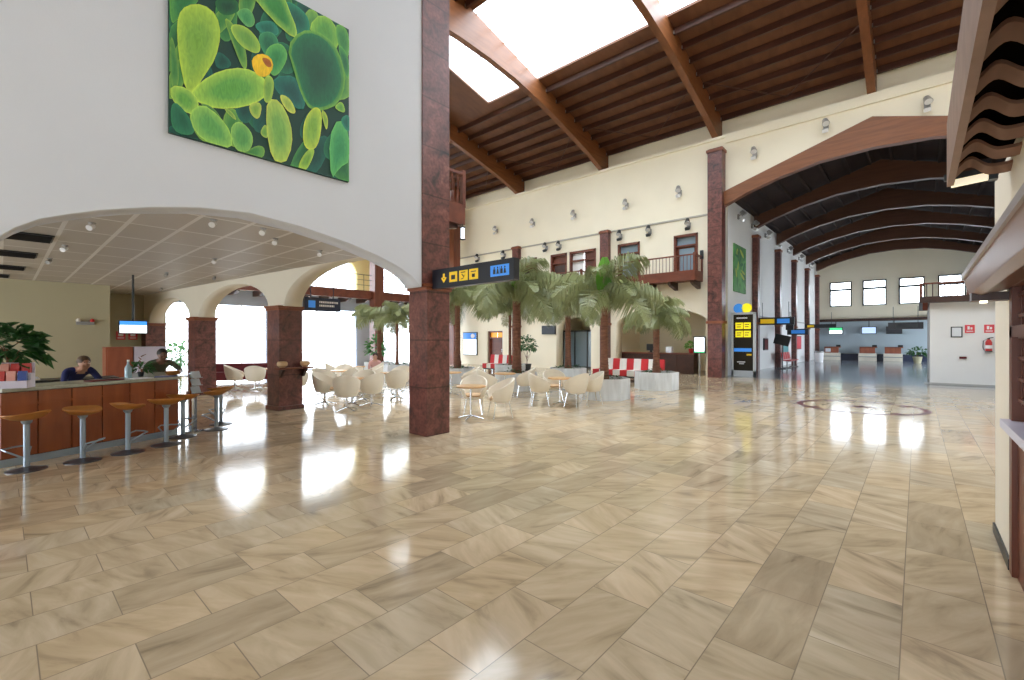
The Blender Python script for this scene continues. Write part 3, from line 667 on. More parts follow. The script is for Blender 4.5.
tcn = nt.nodes.new('ShaderNodeTexCoord'); mpp = nt.nodes.new('ShaderNodeMapping'); mpp.inputs['Scale'].default_value = (1, 3.5, 1); mpp.inputs['Rotation'].default_value = (.5, 0, 0)
nt.links.new(tcn.outputs['Object'], mpp.inputs['Vector']); nt.links.new(mpp.outputs['Vector'], nn.inputs['Vector'])
rp = ramp(nt, [(.3, (.7, .78, .75)), (.65, (1.12, 1.1, 1.0))]); nt.links.new(nn.outputs['Fac'], rp.inputs['Fac'])
mxx = nt.nodes.new('ShaderNodeMix'); mxx.data_type = 'RGBA'; mxx.blend_type = 'MULTIPLY'; mxx.inputs[0].default_value = .8
nt.links.new(vc.outputs['Color'], mxx.inputs[6]); nt.links.new(rp.outputs['Color'], mxx.inputs[7]); nt.links.new(mxx.outputs[2], nt.nodes['Principled BSDF'].inputs['Base Color'])
me.materials.append(pm); o = bpy.data.objects.new('painted_pads', me); COL.objects.link(o); o.parent = cv
# narrow green canvas in the far hall
t = thing('green_painting', 'narrow green canvas of cactus leaves on the left wall of the far hall', 'painting', (-6.7, 24.72, 5.25))
MB().span((0, -1.03, -1.17), (.05, 1.03, 1.17)).build('canvas', mat('art_green_ground', (.07, .26, .06), .6, var=.45, vscale=1.6), t)
b = MB(); rr = random.Random(3)
for k in range(26):
    cy, cz = rr.uniform(-.75, .75), rr.uniform(-.95, .95); a = rr.uniform(0, PI); L, W = rr.uniform(.18, .4), rr.uniform(.06, .12)
    pts = []
    for i in range(14):
        th = 2 * PI * i / 14; y, z = L * math.cos(th), W * math.sin(th)
        pts.append((.052 + .0005 * k, max(-1.0, min(1.0, cy + y * math.cos(a) - z * math.sin(a))), max(-1.14, min(1.14, cz + y * math.sin(a) + z * math.cos(a)))))
    b.add(pts, [tuple(range(14))], rr.choice((0, 1, 2)))
b.build('painted_leaves', [mat('art_lime', (.38, .48, .05), .6), mat('art_mid_green', (.12, .38, .08), .6), mat('art_dark_green', (.02, .16, .05), .6)], t, fix=False)

# ================================================================== SIGNS
def arrow_down(b, x, z, s, y, m=0):
    b.add([(x - s * .16, y, z + s * .5), (x + s * .16, y, z + s * .5), (x + s * .16, y, z - s * .02), (x - s * .16, y, z - s * .02)], [(0, 1, 2, 3)], m)
    b.add([(x - s * .5, y, z), (x - s * .25, y, z + s * .12), (x, y, z - s * .2), (x + s * .25, y, z + s * .12), (x + s * .5, y, z), (x, y, z - s * .55)], [(0, 1, 2, 5), (2, 3, 4, 5)], m)
t = thing('pictogram_sign', 'black hanging sign with yellow pictograms and a blue restroom panel', 'sign', (-5.42, 5.1, 2.76))
MB().span((-.95, -.06, -.165), (.97, .06, .165)).build('sign_board', M['black'], t, bevel=.006)
yf = -.0615
b = MB(); arrow_down(b, -.632, .0, .15, yf); b.build('arrow', M['yellowsign'], t)
for k, (x0, x1) in enumerate(((-.486, -.288), (-.238, -.032), (.003, .208))):
    xc = (x0 + x1) / 2; w = x1 - x0
    p = MB().span((x0, yf - .003, -.085), (x1, yf + .002, .085)).build('pictogram_panel', M['yellowsign'], t)
    b = MB(); y = yf - .0045
    if k == 0:      # telephone-like block with dark square
        b.add([(xc - .05, y, -.045), (xc + .05, y, -.045), (xc + .05, y, .03), (xc - .05, y, .03)], [(0, 1, 2, 3)])
    elif k == 1:    # tilted glass
        b.add([(xc - .06, y, .06), (xc + .05, y, .06), (xc + .05, y, .045), (xc - .06, y, .045)], [(0, 1, 2, 3)])
        b.add([(xc - .05, y, .03), (xc - .03, y, .03), (xc + .02, y, -.01), (xc + .06, y, .03), (xc + .01, y, -.035)], [(0, 1, 2, 4), (2, 3, 4)])
        b.add([(xc - .07, y, -.06), (xc - .02, y, -.06), (xc + .03, y, -.03), (xc - .03, y, -.045)], [(0, 1, 2, 3)])
    else:           # lift: frame with figure
        b.add([(xc - .06, y, .035), (xc + .06, y, .035), (xc + .06, y, .05), (xc - .06, y, .05)], [(0, 1, 2, 3)])
        b.add([(xc - .035, y, -.05), (xc + .035, y, -.05), (xc + .035, y, .005), (xc - .035, y, .005)], [(0, 1, 2, 3)])
    b.build('pictogram', M['black'], p)
p = MB().span((.484, yf - .003, -.085), (.872, yf + .002, .085)).build('restroom_panel', M['bluesign'], t)
b = MB(); y = yf - .0045
for k, x in enumerate((.57, .64, .72, .79)):
    b.add([(x + .015 * math.cos(2 * PI * i / 8), y, .045 + .015 * math.sin(2 * PI * i / 8)) for i in range(8)], [tuple(range(8))])
    b.add([(x - .028, y, -.05), (x + .028, y, -.05), (x + (.012 if k % 2 else .024), y, .026), (x - (.012 if k % 2 else .024), y, .026)], [(0, 1, 2, 3)])
b.add([(.676, y, -.06), (.682, y, -.06), (.682, y, .06), (.676, y, .06)], [(0, 1, 2, 3)])
b.build('restroom_figures', M['black'], p)
def strokes(b, rows, y, r, axis='x', m=0):
    for (x0, x1, z, h) in rows:
        x = x0
        while x < x1:
            w = r.uniform(.02, .05)
            a, c = x, min(x + w, x1)
            pts = [(a, z - h / 2), (c, z - h / 2), (c, z + h / 2), (a, z + h / 2)]
            b.add([(q[0], y, q[1]) if axis == 'x' else (y, q[0], q[1]) for q in pts], [(0, 1, 2, 3)], m)
            x += w + .012
t = thing('direction_sign', 'dark blue hanging sign with pale text beside the shelf column', 'sign', (-11.45, 5.5, 2.61))
MB().span((-.05, -.47, -.17), (.05, .47, .17)).tube([(0, -.3, .16), (0, -.3, .75)], .012, 6).tube([(0, .3, .16), (0, .3, .75)], .012, 6).build('sign_board', M['navy'], t)
for row in ((-.1, .4, .06, .05), (-.1, .3, -.03, .05)):
    b = MB(); strokes(b, [row], .0515, random.Random(1), 'y'); b.build('lettering', M['whitesign'], t)
b = MB(); b.span((.05, -.38, -.09), (.0525, -.2, .09)); b.build('pictogram_panel', M['bluesign'], t)

# far hall signs
def far_sign(loc, w, h, lab, cols, axis='x'):
    t = thing('overhead_sign', lab, 'sign', loc, group='overhead signs of the far hall')
    MB().span((-w / 2, -.06, -h / 2), (w / 2, .06, h / 2)).build('sign_board', M['black'], t)
    for x0, x1, mm in cols: MB().span((x0 * w, -.066, -h * .3), (x1 * w, -.058, h * .3)).build('colour_panel', mm, t)
    for sx in (-.35, .35): MB().tube([(sx * w, 0, h / 2), (sx * w, 0, h / 2 + .8)], .012, 6).build('hanger', M['darkmetal'], t)
    return t
far_sign((-5.62, 27.3, 2.70), 1.75, .40, 'long black overhead sign with an orange and a blue half, nearest to the info totem', [(-.4, -.02, M['yellowsign']), (.05, .38, M['bluesign'])])
far_sign((-5.45, 32.3, 2.20), 1.1, .36, 'small dark overhead sign with a blue strip, below and behind the orange and blue sign', [(-.3, .35, M['bluesign'])])
far_sign((-5.0, 37.6, 2.66), 1.8, .26, 'thin dark overhead sign hanging in front of the check-in wall', [(-.42, -.2, M['yellowsign'])])
far_sign((-.45, 30.3, 2.42), 1.35, .34, 'black overhead sign close to the corner of the white service room', [(-.3, .35, M['darkmetal'])])

# info totem
t = thing('info_totem', 'tall black information totem with yellow panels in a grey frame', 'sign', (-6.03, 22.95, 0), -PI / 2)
t.scale = (1, .29, 1)
MB().span((-.1, -1.75, 0), (.1, -1.45, 2.95)).span((-.1, 1.45, 0), (.1, 1.75, 2.95)).span((-.1, -1.75, 0), (.1, 1.75, .28)).span((-.1, -1.75, 2.88), (.1, 1.75, 2.98)).build('frame', mat('totem_grey', (.5, .52, .53), .4), t, bevel=.01)
MB().span((-.06, -1.45, .28), (.06, 1.45, 2.88)).build('panel', mat('totem_black', (.03, .024, .016), .75, spec=.15), t)
for z in (2.36, 1.98):
    for y0, y1 in ((-1.15, -.05), (.05, 1.1)):
        q = MB().span((.06, y0, z - .15), (.065, y1, z + .15)).build('yellow_panel', M['yellowbright'], t)
        for row in ((y0 + .15, y1 - .2, z + .05, .05), (y0 + .15, y1 - .3, z - .05, .05)):
            b = MB(); strokes(b, [row], .0665, random.Random(int(z * 100)), 'y'); b.build('lettering', M['black'], q)
MB().span((.06, -1.4, 1.16), (.065, 1.2, 1.32)).build('blue_strip', M['bluesign'], t)
b = MB(); strokes(b, [(-1.0, .6, 2.72, .06)], .0665, random.Random(5), 'y'); b.build('heading', M['whitesign'], t)
for row, mm in (((.5, 1.2, 1.02, .08), M['yellowsign']), ((-.9, .3, .68, .05), M['whitesign']), ((-.6, .1, .6, .04), M['whitesign'])):
    b = MB(); strokes(b, [row], .0665, random.Random(6), 'y'); b.build('lettering', mm, t)
for y, mm, lab in ((-.75, M['bluesign'], 'round blue sign on top of the info totem'), (.45, M['yellowbright'], 'round yellow sign on top of the info totem')):
    q = MB().lathe([(.21, -.03), (.225, 0), (.21, .03)], n=24).build('round_sign', mm, t)
    for v in q.data.vertices: v.co = (v.co.z, v.co.y / .29, v.co.x)
    q.location = (0, y, 3.18); q['label'] = lab
MB().span((-.02, -.8, 2.96), (.02, -.7, 3.06)).span((-.02, .4, 2.96), (.02, .5, 3.06)).build('sign_bracket', M['darkmetal'], t)

# ================================================================== THE BAR
B0, B1, B2 = Vector((-9.08, -.02)), Vector((-9.95, 2.1)), Vector((-11.5, 2.30))
def bar_plan(o, i):      # outline pushed out by o at the front, inner side at depth i
    d1 = (B1 - B0).normalized(); d2 = (B2 - B1).normalized(); n1 = Vector((-d1.y, d1.x)); n2 = Vector((-d2.y, d2.x))
    j = (n1 + n2) / (1 + n1.dot(n2))
    return [tuple(B0 - n1 * o), tuple(B1 - j * o), tuple(B2 - n2 * o), tuple(B2 + n2 * i), tuple(B1 + j * i), tuple(B0 + n1 * i)]
up = lambda x, y, z: (x, y, z)
bar = thing('bar_counter', 'angled bar counter with orange-brown wooden front panels and pale top', 'counter', (0, 0, 0))
MB().prism(bar_plan(0, .58), up, .1, 1.0).build('body', M['darkbrown'], bar)
MB().prism(bar_plan(.06, .62), up, 1.0, 1.05).build('worktop', M['worktop'], bar, bevel=.01)
MB().prism(bar_plan(.012, .54), up, 0, .1).build('toe_kick', M['steelblue'], bar)
b = MB()
for P, Q, n in ((B0, B1, 6), (B1, B2, 5)):
    d = (Q - P) / n; ang = math.atan2(d.y, d.x); out = Vector((d.y, -d.x)).normalized()
    for k in range(n):
        c = P + d * (k + .5) + out * .012
        b.box((c.x, c.y, .46), (d.length - .012, .024, .70), ang).box((c.x, c.y, .91), (d.length - .012, .024, .16), ang)
    c = P + (Q - P) / 2 + out * .014
    b.box((c.x, c.y, .82), ((Q - P).length, .018, .03), ang)
b.build('front_panels', M['barwood'], bar, bevel=.003)
MB().span((-13.2, -1.8, 0), (-12.6, 1.6, .86)).build('cabinet', M['darkbrown'], t2 := thing('back_counter', 'low dark work counter behind the bar', 'counter', (0, 0, 0)))
MB().span((-13.25, -1.85, .86), (-12.55, 1.65, .92)).build('worktop', M['blackplastic'], t2)
tr = MB().box((0, 0, .02), (.5, 1.0, .03)).box((0, 0, .04), (.46, .96, .02), m=1).build('serving_tray', [M['chair'], M['paper']], loc=(-12.9, .0, .92)); tag(tr, 'long pale serving tray on the dark counter behind the bar', 'tray')
sink = MB().tube([(0, 0, 0), (0, 0, .25), (.06, 0, .3), (.14, 0, .28), (.15, 0, .22)], .015, 8).build('tap', M['chrome'], loc=(-12.75, -.75, .92), smooth=True); tag(sink, 'curved chrome tap on the dark counter behind the bar', 'tap')

def stool(lab, loc, rz):
    t = thing('bar_stool', lab, 'stool', loc, rz, 'bar stools')
    # scooped seat with a raised rear lip
    vs, fs = [], []; N, K = 28, 6
    for s_, dz in ((0, 0), (1, -.055)):
        for k in range(K + 1):
            for j in range(N):
                a = 2 * PI * j / N; r = k / K
                x, y = .25 * r * math.cos(a), .19 * r * math.sin(a)
                z = .70 + .05 * (x / .25) ** 2 * 1.0 + (.07 * max(0, -y / .19) ** 2) - .015 * r * 0 + dz * (1 - .75 * r ** 3)
                vs.append((x, y, z))
    o = (K + 1) * N
    for k in range(K):
        for j in range(N):
            a, b_, c, d = k * N + j, k * N + (j + 1) % N, (k + 1) * N + (j + 1) % N, (k + 1) * N + j
            fs += [(a, b_, c, d), (o + d, o + c, o + b_, o + a)]
    for j in range(N): fs.append((K * N + j, K * N + (j + 1) % N, o + K * N + (j + 1) % N, o + K * N + j))
    MB().add(vs, fs).build('seat', M['stoolseat'], t, smooth=True)
    MB().lathe([(.032, .02), (.032, .60), (.05, .62), (.06, .655)], n=16).build('pole', M['steelblue'], t, smooth=True)
    MB().lathe([(.20, 0), (.20, .012), (.12, .025), (.04, .05)], n=28).build('base', mat('stool_base', (.10, .10, .11), .3, .5) if 'stool_base' not in bpy.data.materials else bpy.data.materials['stool_base'], t, smooth=True)
    MB().tube([(-.03, .02, .17), (-.14, .12, .27), (-.13, .19, .29), (0, .22, .29), (.13, .19, .29), (.14, .12, .27), (.03, .02, .17)], .011, 8).build('foot_rail', M['steelblue'], t, smooth=True)
    return t
st0 = stool('orange-tan bar stool in front of the bar, leftmost and nearest', (-8.69, .22, 0), 2.2)
for lab, loc, rz in (('orange-tan bar stool, second from the left along the bar front', (-8.74, .76, 0), -.6), ('orange-tan bar stool, third from the left along the bar front', (-8.89, 1.27, 0), .4),
                     ('orange-tan bar stool, fourth from the left, last on the straight bar front', (-9.1, 1.78, 0), 1.1), ('bar stool just past the bend of the bar, beside the clear leaflet stand', (-9.62, 2.12, 0), .9),
                     ('middle bar stool of the three past the bend of the bar', (-9.95, 2.72, 0), 2.4), ('bar stool farthest along the bar, by the bright windows', (-10.5, 2.95, 0), 1.8)):
    dup(st0, loc, rz, lab)
# things on and behind the bar
t = thing('leaflet_stand', 'clear plastic leaflet stand at the bend of the bar', 'stand', (-10.0, 2.36, 0), .6)
MB().box((0, 0, .55), (.05, .12, 1.1)).box((0, 0, .015), (.22, .26, .03)).build('post', M['chrome'], t)
for z in (.78, .92, 1.06): MB().box((.05, 0, z), (.012, .2, .13), ry=-.35).box((.08, 0, z - .055), (.06, .2, .01)).build('pocket', M['acrylic'], t)
fr = MB().box((0, 0, 0), (.03, .05, .02)).v
def flatthing(name, lab, cat, loc, size, m, rz=0, group=None, bevel=.004):
    o = MB().box((0, 0, size[2] / 2), size).build(name, m, loc=loc, rz=rz, bevel=bevel); return tag(o, lab, cat, group)
BZ = 1.05
flatthing('magazine', 'pale magazine lying on the bar top near the bend', 'magazine', (-9.75, 1.55, BZ), (.22, .3, .012), M['paper'], .3, 'magazines on the bar')
flatthing('magazine', 'blue-covered magazine lying on the bar top beside the pale one', 'magazine', (-9.95, 1.95, BZ), (.22, .3, .015), M['packblue'], .9, 'magazines on the bar')
flatthing('bar_mat', 'dark red bar mat on the bar top in front of the navy-shirted barman', 'mat', (-9.72, 1.1, BZ), (.2, .45, .02), M['maroon'], .38)
tag(MB().lathe([(.0, 0), (.06, 0), (.10, .03), (.12, .08), (.11, .08), (.09, .04), (0, .02)], n=20, caps=False).build('bowl', M['orange'] if 0 else M['stoolseat'], loc=(-10.25, 2.1, BZ), smooth=True), 'orange bowl on the bar top near the bend', 'bowl')
t = thing('bottle', 'pale blue bottle standing on the bar top beside the small dark plant', 'bottle', (-10.12, 1.45, BZ))
MB().lathe([(.045, 0), (.05, .02), (.05, .17), (.02, .23), (.016, .29)], n=16).build('body', M['bottle'], t, smooth=True); MB().lathe([(.02, .28), (.02, .31)], n=12).build('cap', M['whitesign'], t)
def bush(b, r, c, rad, n, L, W, m=0, droop=.4):
    for _ in range(n):
        th, ph = r.uniform(0, 2 * PI), math.acos(r.uniform(-.4, 1)); d = Vector((math.sin(ph) * math.cos(th), math.sin(ph) * math.sin(th), math.cos(ph)))
        p = Vector(c) + Vector((d.x * rad[0], d.y * rad[1], d.z * rad[2])) * r.uniform(.45, 1)
        d = (d + Vector((r.uniform(-.5, .5), r.uniform(-.5, .5), r.uniform(-.3, .3)))).normalized(); s = d.cross(Vector((r.uniform(-1, 1), r.uniform(-1, 1), 1))).normalized()
        l, w = L * r.uniform(.7, 1.2), W * r.uniform(.7, 1.2); nrm = s.cross(d)
        q = p + d * l - Vector((0, 0, l * droop))
        mid = p + d * l * .5 - nrm * w * .12
        b.add([p, mid + s * w / 2, q, mid - s * w / 2, mid - nrm * w * .15], [(0, 1, 4), (1, 2, 4), (2, 3, 4), (3, 0, 4)], m)
def potted(name, lab, loc, pot, rad, h, n, L, W, m, seed, cat='plant', potm=None):
    t = thing(name, lab, cat, loc); r = random.Random(seed)
    MB().lathe([(pot * .7, 0), (pot, pot * 1.6), (pot * 1.05, pot * 1.7), (pot * .9, pot * 1.7), (pot * .85, pot * 1.5)], n=20).build('pot', potm or M['darkmetal'], t, smooth=True)
    b = MB(); b.tube([(0, 0, pot), (.02, .01, h * .6), (0, 0, h)], [.02, .016, .008], 8)
    for k in range(7):
        a = k * 2.4; b.tube([(0, 0, h * .4 + .05 * k), (math.cos(a) * rad[0] * .5, math.sin(a) * rad[1] * .5, h * .7 + .05 * k)], [.01, .004], 5)
    b.build('stems', M['brick'], t)
    b = MB(); bush(b, r, (0, 0, h), rad, n, L, W); b.build('foliage', m, t, fix=False)
    return t
potted('potted_plant', 'leafy dark green plant at the left end of the bar', (-9.5, .05, BZ), .09, (.30, .34, .33), .52, 210, .22, .13, M['leafdark'], 4)
potted('potted_plant', 'small dark green plant on the bar top beside the pale blue bottle', (-10.3, 1.65, BZ), .05, (.13, .16, .09), .14, 70, .12, .06, M['leafdark'], 5)
tag(MB().lathe([(.0, -.05), (.05, -.03), (.07, .02), (.04, .05), (.02, .03), (0, .04)], n=12, caps=False).tube([(0, 0, -.04), (.01, .02, -.35)], .006, 6).build('orange_flower', M['stoolseat'], loc=(-9.6, -.1, 2.02), smooth=True), 'orange flower above the leafy plant at the bar end', 'flower')
t = thing('snack_stand', 'small white stepped snack stand at the left end of the bar', 'stand', (-9.17, .12, BZ), -.4)
MB().prism([(-.1, 0), (.12, 0), (.12, .10), (.02, .10), (.02, .2), (-.08, .2), (-.08, .34), (-.1, .34)], lambda x, z, t_: (x, t_, z), -.17, .17).build('steps', M['lilac'], t)
pk = 0
for z, x in ((.10, .07), (.2, -.03)):
    for y in (-.11, 0, .11):
        mm = (M['packred'], M['packpink'], M['packblue'], M['packpink'], M['packred'], M['packred'])[pk]
        c = Vector((-9.17, .12, BZ + z)) + Matrix.Rotation(-.4, 3, 'Z') @ Vector((x, y, 0))
        nm = ('left', 'middle', 'right')[int((y + .11) / .11 + .1)]
        o = MB().prism([(-.02, 0), (.02, 0), (.026, .05), (.008, .13), (-.008, .13), (-.026, .05)], lambda xx, zz, tt: (xx, tt, zz), -.045, .045).build('snack_packet', mm, loc=c, rz=-.4)
        tag(o, '%s snack packet, %s one on the %s step of the snack stand' % (('red', 'pink', 'blue', 'pink', 'red', 'red')[pk], {'left': 'nearest', 'middle': 'centre', 'right': 'farthest'}[nm], 'lower' if z < .15 else 'upper'), 'packet', 'snack packets'); pk += 1
# cabinets behind the bar
t = thing('tall_cabinet', 'red-brown wooden cabinet behind the bar', 'cabinet', (-17.3, 2.25, 0))
MB().span((-.35, -.3, 0), (.3, .3, 1.5)).build('body', M['cupboard'], t, bevel=.01); MB().span((.3, -.27, .06), (.32, .27, 1.44)).build('door', M['cupboard'], t); MB().tube([(.34, .2, .7), (.34, .2, .9)], .01, 6).build('handle', M['chrome'], t)
t = thing('fridge', 'pale lilac upright fridge beside the red-brown cabinet', 'fridge', (-17.3, 2.95, 0))
MB().span((-.35, -.38, 0), (.3, .38, 1.5)).build('body', M['lilac'], t, bevel=.015); MB().span((.3, -.36, .1), (.33, .36, 1.46)).build('door', M['lilac'], t, bevel=.01); MB().tube([(.36, -.28, .6), (.36, -.28, 1.1)], .012, 6).build('handle', M['chrome'], t)
t = thing('television', 'ceiling-hung television with a blue picture above the bar', 'television', (-15, 2.25, 2.03))
MB().span((-.06, -.29, -.17), (.02, .29, .17)).build('case', M['blackplastic'], t, bevel=.01)
b = MB(); b.span((.02, -.27, .05), (.024, .27, .15)); b.build('screen_top', M['litblue'], t); MB().span((.02, -.27, -.15), (.024, .27, .05)).build('screen', M['lit'], t)
MB().tube([(-.03, 0, .17), (-.03, 0, 1.34)], .025, 8).build('hanging_pole', M['darkmetal'], t)
for y, lab in ((2.62, 'left one of the two red notices under the television'), (2.96, 'right one of the two red notices under the television')):
    t = thing('red_notice', lab, 'notice', (-21.48, y + .25, 1.86), group='red notices behind the bar')
    MB().span((-.02, -.13, -.15), (.012, .13, .15)).build('plate', M['redsign'], t); b = MB(); b.span((.012, -.07, -.02), (.014, .07, .06)).span((.012, -.09, -.1), (.014, .09, -.07)); b.build('symbol', M['whitesign'], t)
t = thing('emergency_light', 'emergency light with two lamp heads on the olive bar wall', 'lamp', (-18.49, 1.66, 2.2))
MB().span((0, -.2, -.05), (.08, .2, .05)).build('housing', M['lamp'], t, bevel=.01); MB().lathe([(.05, -.04), (.06, 0), (.03, .05)], (.06, -.15, .08), 12).build('lamp_head', M['chair'], t); MB().lathe([(.05, -.04), (.06, 0), (.03, .05)], (.06, .15, .08), 12).build('lamp_head', M['red'], t)
# ceiling fittings over the bar
vl = ['nearest', 'second nearest', 'third nearest', 'farthest']
for k, (x, y, w) in enumerate(((-10.65, .27, .55), (-12.95, .17, .55), (-15.45, .1, .5), (-17.6, -.1, .45))):
    t = thing('ceiling_vent', 'dark slotted ceiling vent over the bar, %s of the row' % vl[k], 'vent', (x, y, 3.37), group='ceiling vents over the bar')
    MB().span((-.34, -w * .55, -.02), (.34, w * .55, -.005)).build('frame', M['darkmetal'], t)
    b = MB()
    for j in range(8): b.box((-.28 + .08 * j, 0, -.03), (.015, w, .025), ry=.5)
    b.build('slats', M['blackplastic'], t)
sl = [(-11.25, .75, 'by the nearest dark vent'), (-13.27, .66, 'by the second dark vent'), (-8.77, .86, 'near the front edge of the arch, left part'), (-7.29, 1.96, 'right behind the crown of the arch'),
      (-13.84, 2.72, 'deep over the bar, above the fridge side'), (-10.74, 2.91, 'above the bend of the bar'), (-7.29, 2.6, 'just right of the arch crown'), (-7.88, 3.0, 'third in line along the arch edge'),
      (-13.67, 3.7, 'next to the arcade wall, between its two arches'), (-18.0, 3.4, 'at the far end of the arcade wall'), (-8.33, 3.96, 'above the arch beside the foreground column')]
for x, y, lab in sl:
    t = thing('ceiling_spotlight', 'small swivelling ceiling spotlight ' + lab, 'spotlight', (x, y, 3.37), group='ceiling spotlights over the bar'); t.scale = (.75, .75, .75)
    MB().lathe([(.06, 0), (.06, -.015)], n=14).tube([(0, 0, -.01), (0, 0, -.06)], .012, 6).build('mount', M['lamp'], t)
    MB().tube([(-.03, .02, -.05), (.07, -.05, -.12)], [.04, .055], 12).build('head', M['whitesign'] if x > -12 else M['lamp'], t)

# ================================================================== PEOPLE
def person(lab, loc, rz, J, head, shirt, trousers, skin, hair, skirt=False):
    """J: joint -> position for one side (mirrored); body grown as one skinned surface. Faces local +Y."""
    V, E, R = [], [], []
    def v(p, r, parent=None):
        V.append(Vector(p)); R.append(r)
        if parent is not None: E.append((parent, len(V) - 1))
        return len(V) - 1
    mx = lambda p, s: (p[0] * s, p[1], p[2])
    pel = v(J['pelvis'], (.15, .12)); sp = v(J['spine'], (.13, .105), pel); ch = v(J['chest'], (.155, .115), sp)
    nk = v(J['neck'], .052, ch); H = Vector(head)
    jw = v(H + Vector((0, .015, -.075)), .066, nk); hd = v(H + Vector((0, 0, .01)), (.083, .098), jw); cr = v(H + Vector((0, -.01, .085)), .066, hd)
    ns = v(H + Vector((0, .108, -.015)), .016, hd)
    zone = {}
    for s in (-1, 1):
        ear = v(H + Vector((s * .088, -.01, -.005)), .016, hd)
        sh = v(mx(J['shoulder'], s), .066, ch); el = v(mx(J['elbow'], s), .046, sh); wr = v(mx(J['wrist'], s), .03, el)
        d = (Vector(mx(J['wrist'], s)) - Vector(mx(J['elbow'], s))).normalized(); W = V[wr]; side = Vector((s, 0, 0)) - d * d.x * s
        side = side.normalized() if side.length > .1 else Vector((0, 0, 1)); nrm = d.cross(side).normalized()
        if nrm.z > 0: nrm = -nrm
        pm_ = v(W + d * .06, (.036, .022), wr)
        for q, L in ((-.030, .058), (-.010, .072), (.011, .068), (.030, .05)):
            k1 = v(W + d * .10 + side * q, .0095, pm_); k2 = v(W + d * (.10 + L * .55) + side * q * 1.1 + nrm * .012, .0085, k1); v(W + d * (.10 + L * .85) + side * q * 1.1 + nrm * .034, .0075, k2)
        t1 = v(W + d * .045 - side * .045 + nrm * .012, .0105, pm_); v(W + d * .085 - side * .06 + nrm * .022, .009, t1)
        hp = v(mx(J['hip'], s), .095, pel); kn = v(mx(J['knee'], s), .06, hp); an = v(mx(J['ankle'], s), .042, kn); v(Vector(mx(J['ankle'], s)) + Vector((0, .16, -.05)), .035, an)
    me = bpy.data.meshes.new('body'); me.from_pydata(V, E, []); o = bpy.data.objects.new('figure', me); COL.objects.link(o)
    md = o.modifiers.new('Skin', 'SKIN'); md.use_smooth_shade = True
    if not me.skin_vertices: raise RuntimeError('no skin layer')
    for i, sv in enumerate(me.skin_vertices[0].data):
        r = R[i]; sv.radius = r if isinstance(r, tuple) else (r, r); sv.use_root = (i == 0)
    ss = o.modifiers.new('Sub', 'SUBSURF'); ss.levels = 2; ss.render_levels = 2
    dg = bpy.context.evaluated_depsgraph_get(); m2 = bpy.data.meshes.new_from_object(o.evaluated_get(dg)); bpy.data.objects.remove(o)
    m2.materials.clear()
    for mm in (skin, shirt, trousers, M['blackplastic'], hair): m2.materials.append(mm)
    segs = [(V[a], V[b_], a, b_) for a, b_ in E]
    def zone_of(p):
        best, bi = 9, None
        for k, (a, b_, ia, ib) in enumerate(segs):
            d = b_ - a; t_ = max(0, min(1, (p - a).dot(d) / max(1e-9, d.length_squared))); q = (p - a - d * t_).length
            if q < best: best, bi = q, (ia, ib, t_)
        return bi
    base = 8; per = 23
    for f in m2.polygons:
        ia, ib, t_ = zone_of(f.center)
        mi_ = 0
        if ib in (1, 2): mi_ = 1 if not (ib == 1 and t_ < .25) else 2
        elif ib == 3: mi_ = 1 if t_ < .45 else 0
        elif ib >= base:
            k = (ib - base) % per
            if k == 1: mi_ = 1
            elif k == 2: mi_ = 1
            elif k == 3: mi_ = 1 if t_ < .25 else 0
            elif k in (19, 20, 21): mi_ = 2
            elif k == 22: mi_ = 3
        f.material_index = mi_
        f.use_smooth = True
    t = bpy.data.objects.new('person', m2); COL.objects.link(t); t.location = loc; t.rotation_euler[2] = rz
    tag(t, lab, 'person')
    b = MB(); b.ball(H + Vector((0, -.018, .035)), (.094, .108, .098), 16, 10)
    b.v = [(x, y, z if not (y > H.y + .055) else max(z, H.z + .055)) for x, y, z in b.v]
    b.build('hair', hair, t, smooth=True)
    b = MB()
    for s in (-1, 1): b.ball(H + Vector((s * .033, .088, .008)), (.012, .009, .007), 8, 6)
    b.build('eyes', M['blackplastic'], t)
    MB().ball(H + Vector((0, .09, -.055)), (.022, .008, .006), 8, 6).build('mouth', M['pinkshirt'], t)
    return t
LEAN = dict(pelvis=(0, 0, .93), spine=(0, .14, 1.04), chest=(0, .32, 1.13), neck=(0, .43, 1.19), shoulder=(.18, .33, 1.15), elbow=(.27, .47, .93), wrist=(.17, .66, .96), hip=(.1, -.02, .86), knee=(.11, .02, .48), ankle=(.11, -.04, .08))
person('person in a navy shirt with brown hair bending down behind the bar', (-11.62, .83, 0), -1.25, LEAN, (0, .50, 1.29), M['navyshirt'], M['trousers'], M['skin'], M['hair'])
LEAN2 = dict(pelvis=(0, 0, .95), spine=(0, .10, 1.09), chest=(0, .24, 1.20), neck=(0, .33, 1.28), shoulder=(.19, .25, 1.22), elbow=(.33, .40, 1.03), wrist=(.22, .64, 1.01), hip=(.1, -.02, .88), knee=(.11, .02, .49), ankle=(.11, -.04, .08))
person('person in an olive shirt with short dark hair leaning behind the bend of the bar', (-12.35, 2.25, 0), -1.5, LEAN2, (0, .38, 1.39), M['oliveshirt'], M['trousers'], M['skindark'], M['hairdark'])
SIT = dict(pelvis=(0, 0, .52), spine=(0, -.03, .68), chest=(0, -.01, .86), neck=(0, .01, .98), shoulder=(.17, -.01, .87), elbow=(.23, .08, .64), wrist=(.14, .30, .60), hip=(.1, .04, .50), knee=(.1, .45, .50), ankle=(.1, .44, .09))
person('person in a pink top with dark hair sitting at a far cafe table', (-15.15, 9.30, 0), -2.0, SIT, (0, .03, 1.10), M['pinkshirt'], M['trousers'], M['skin'], M['hairdark'])

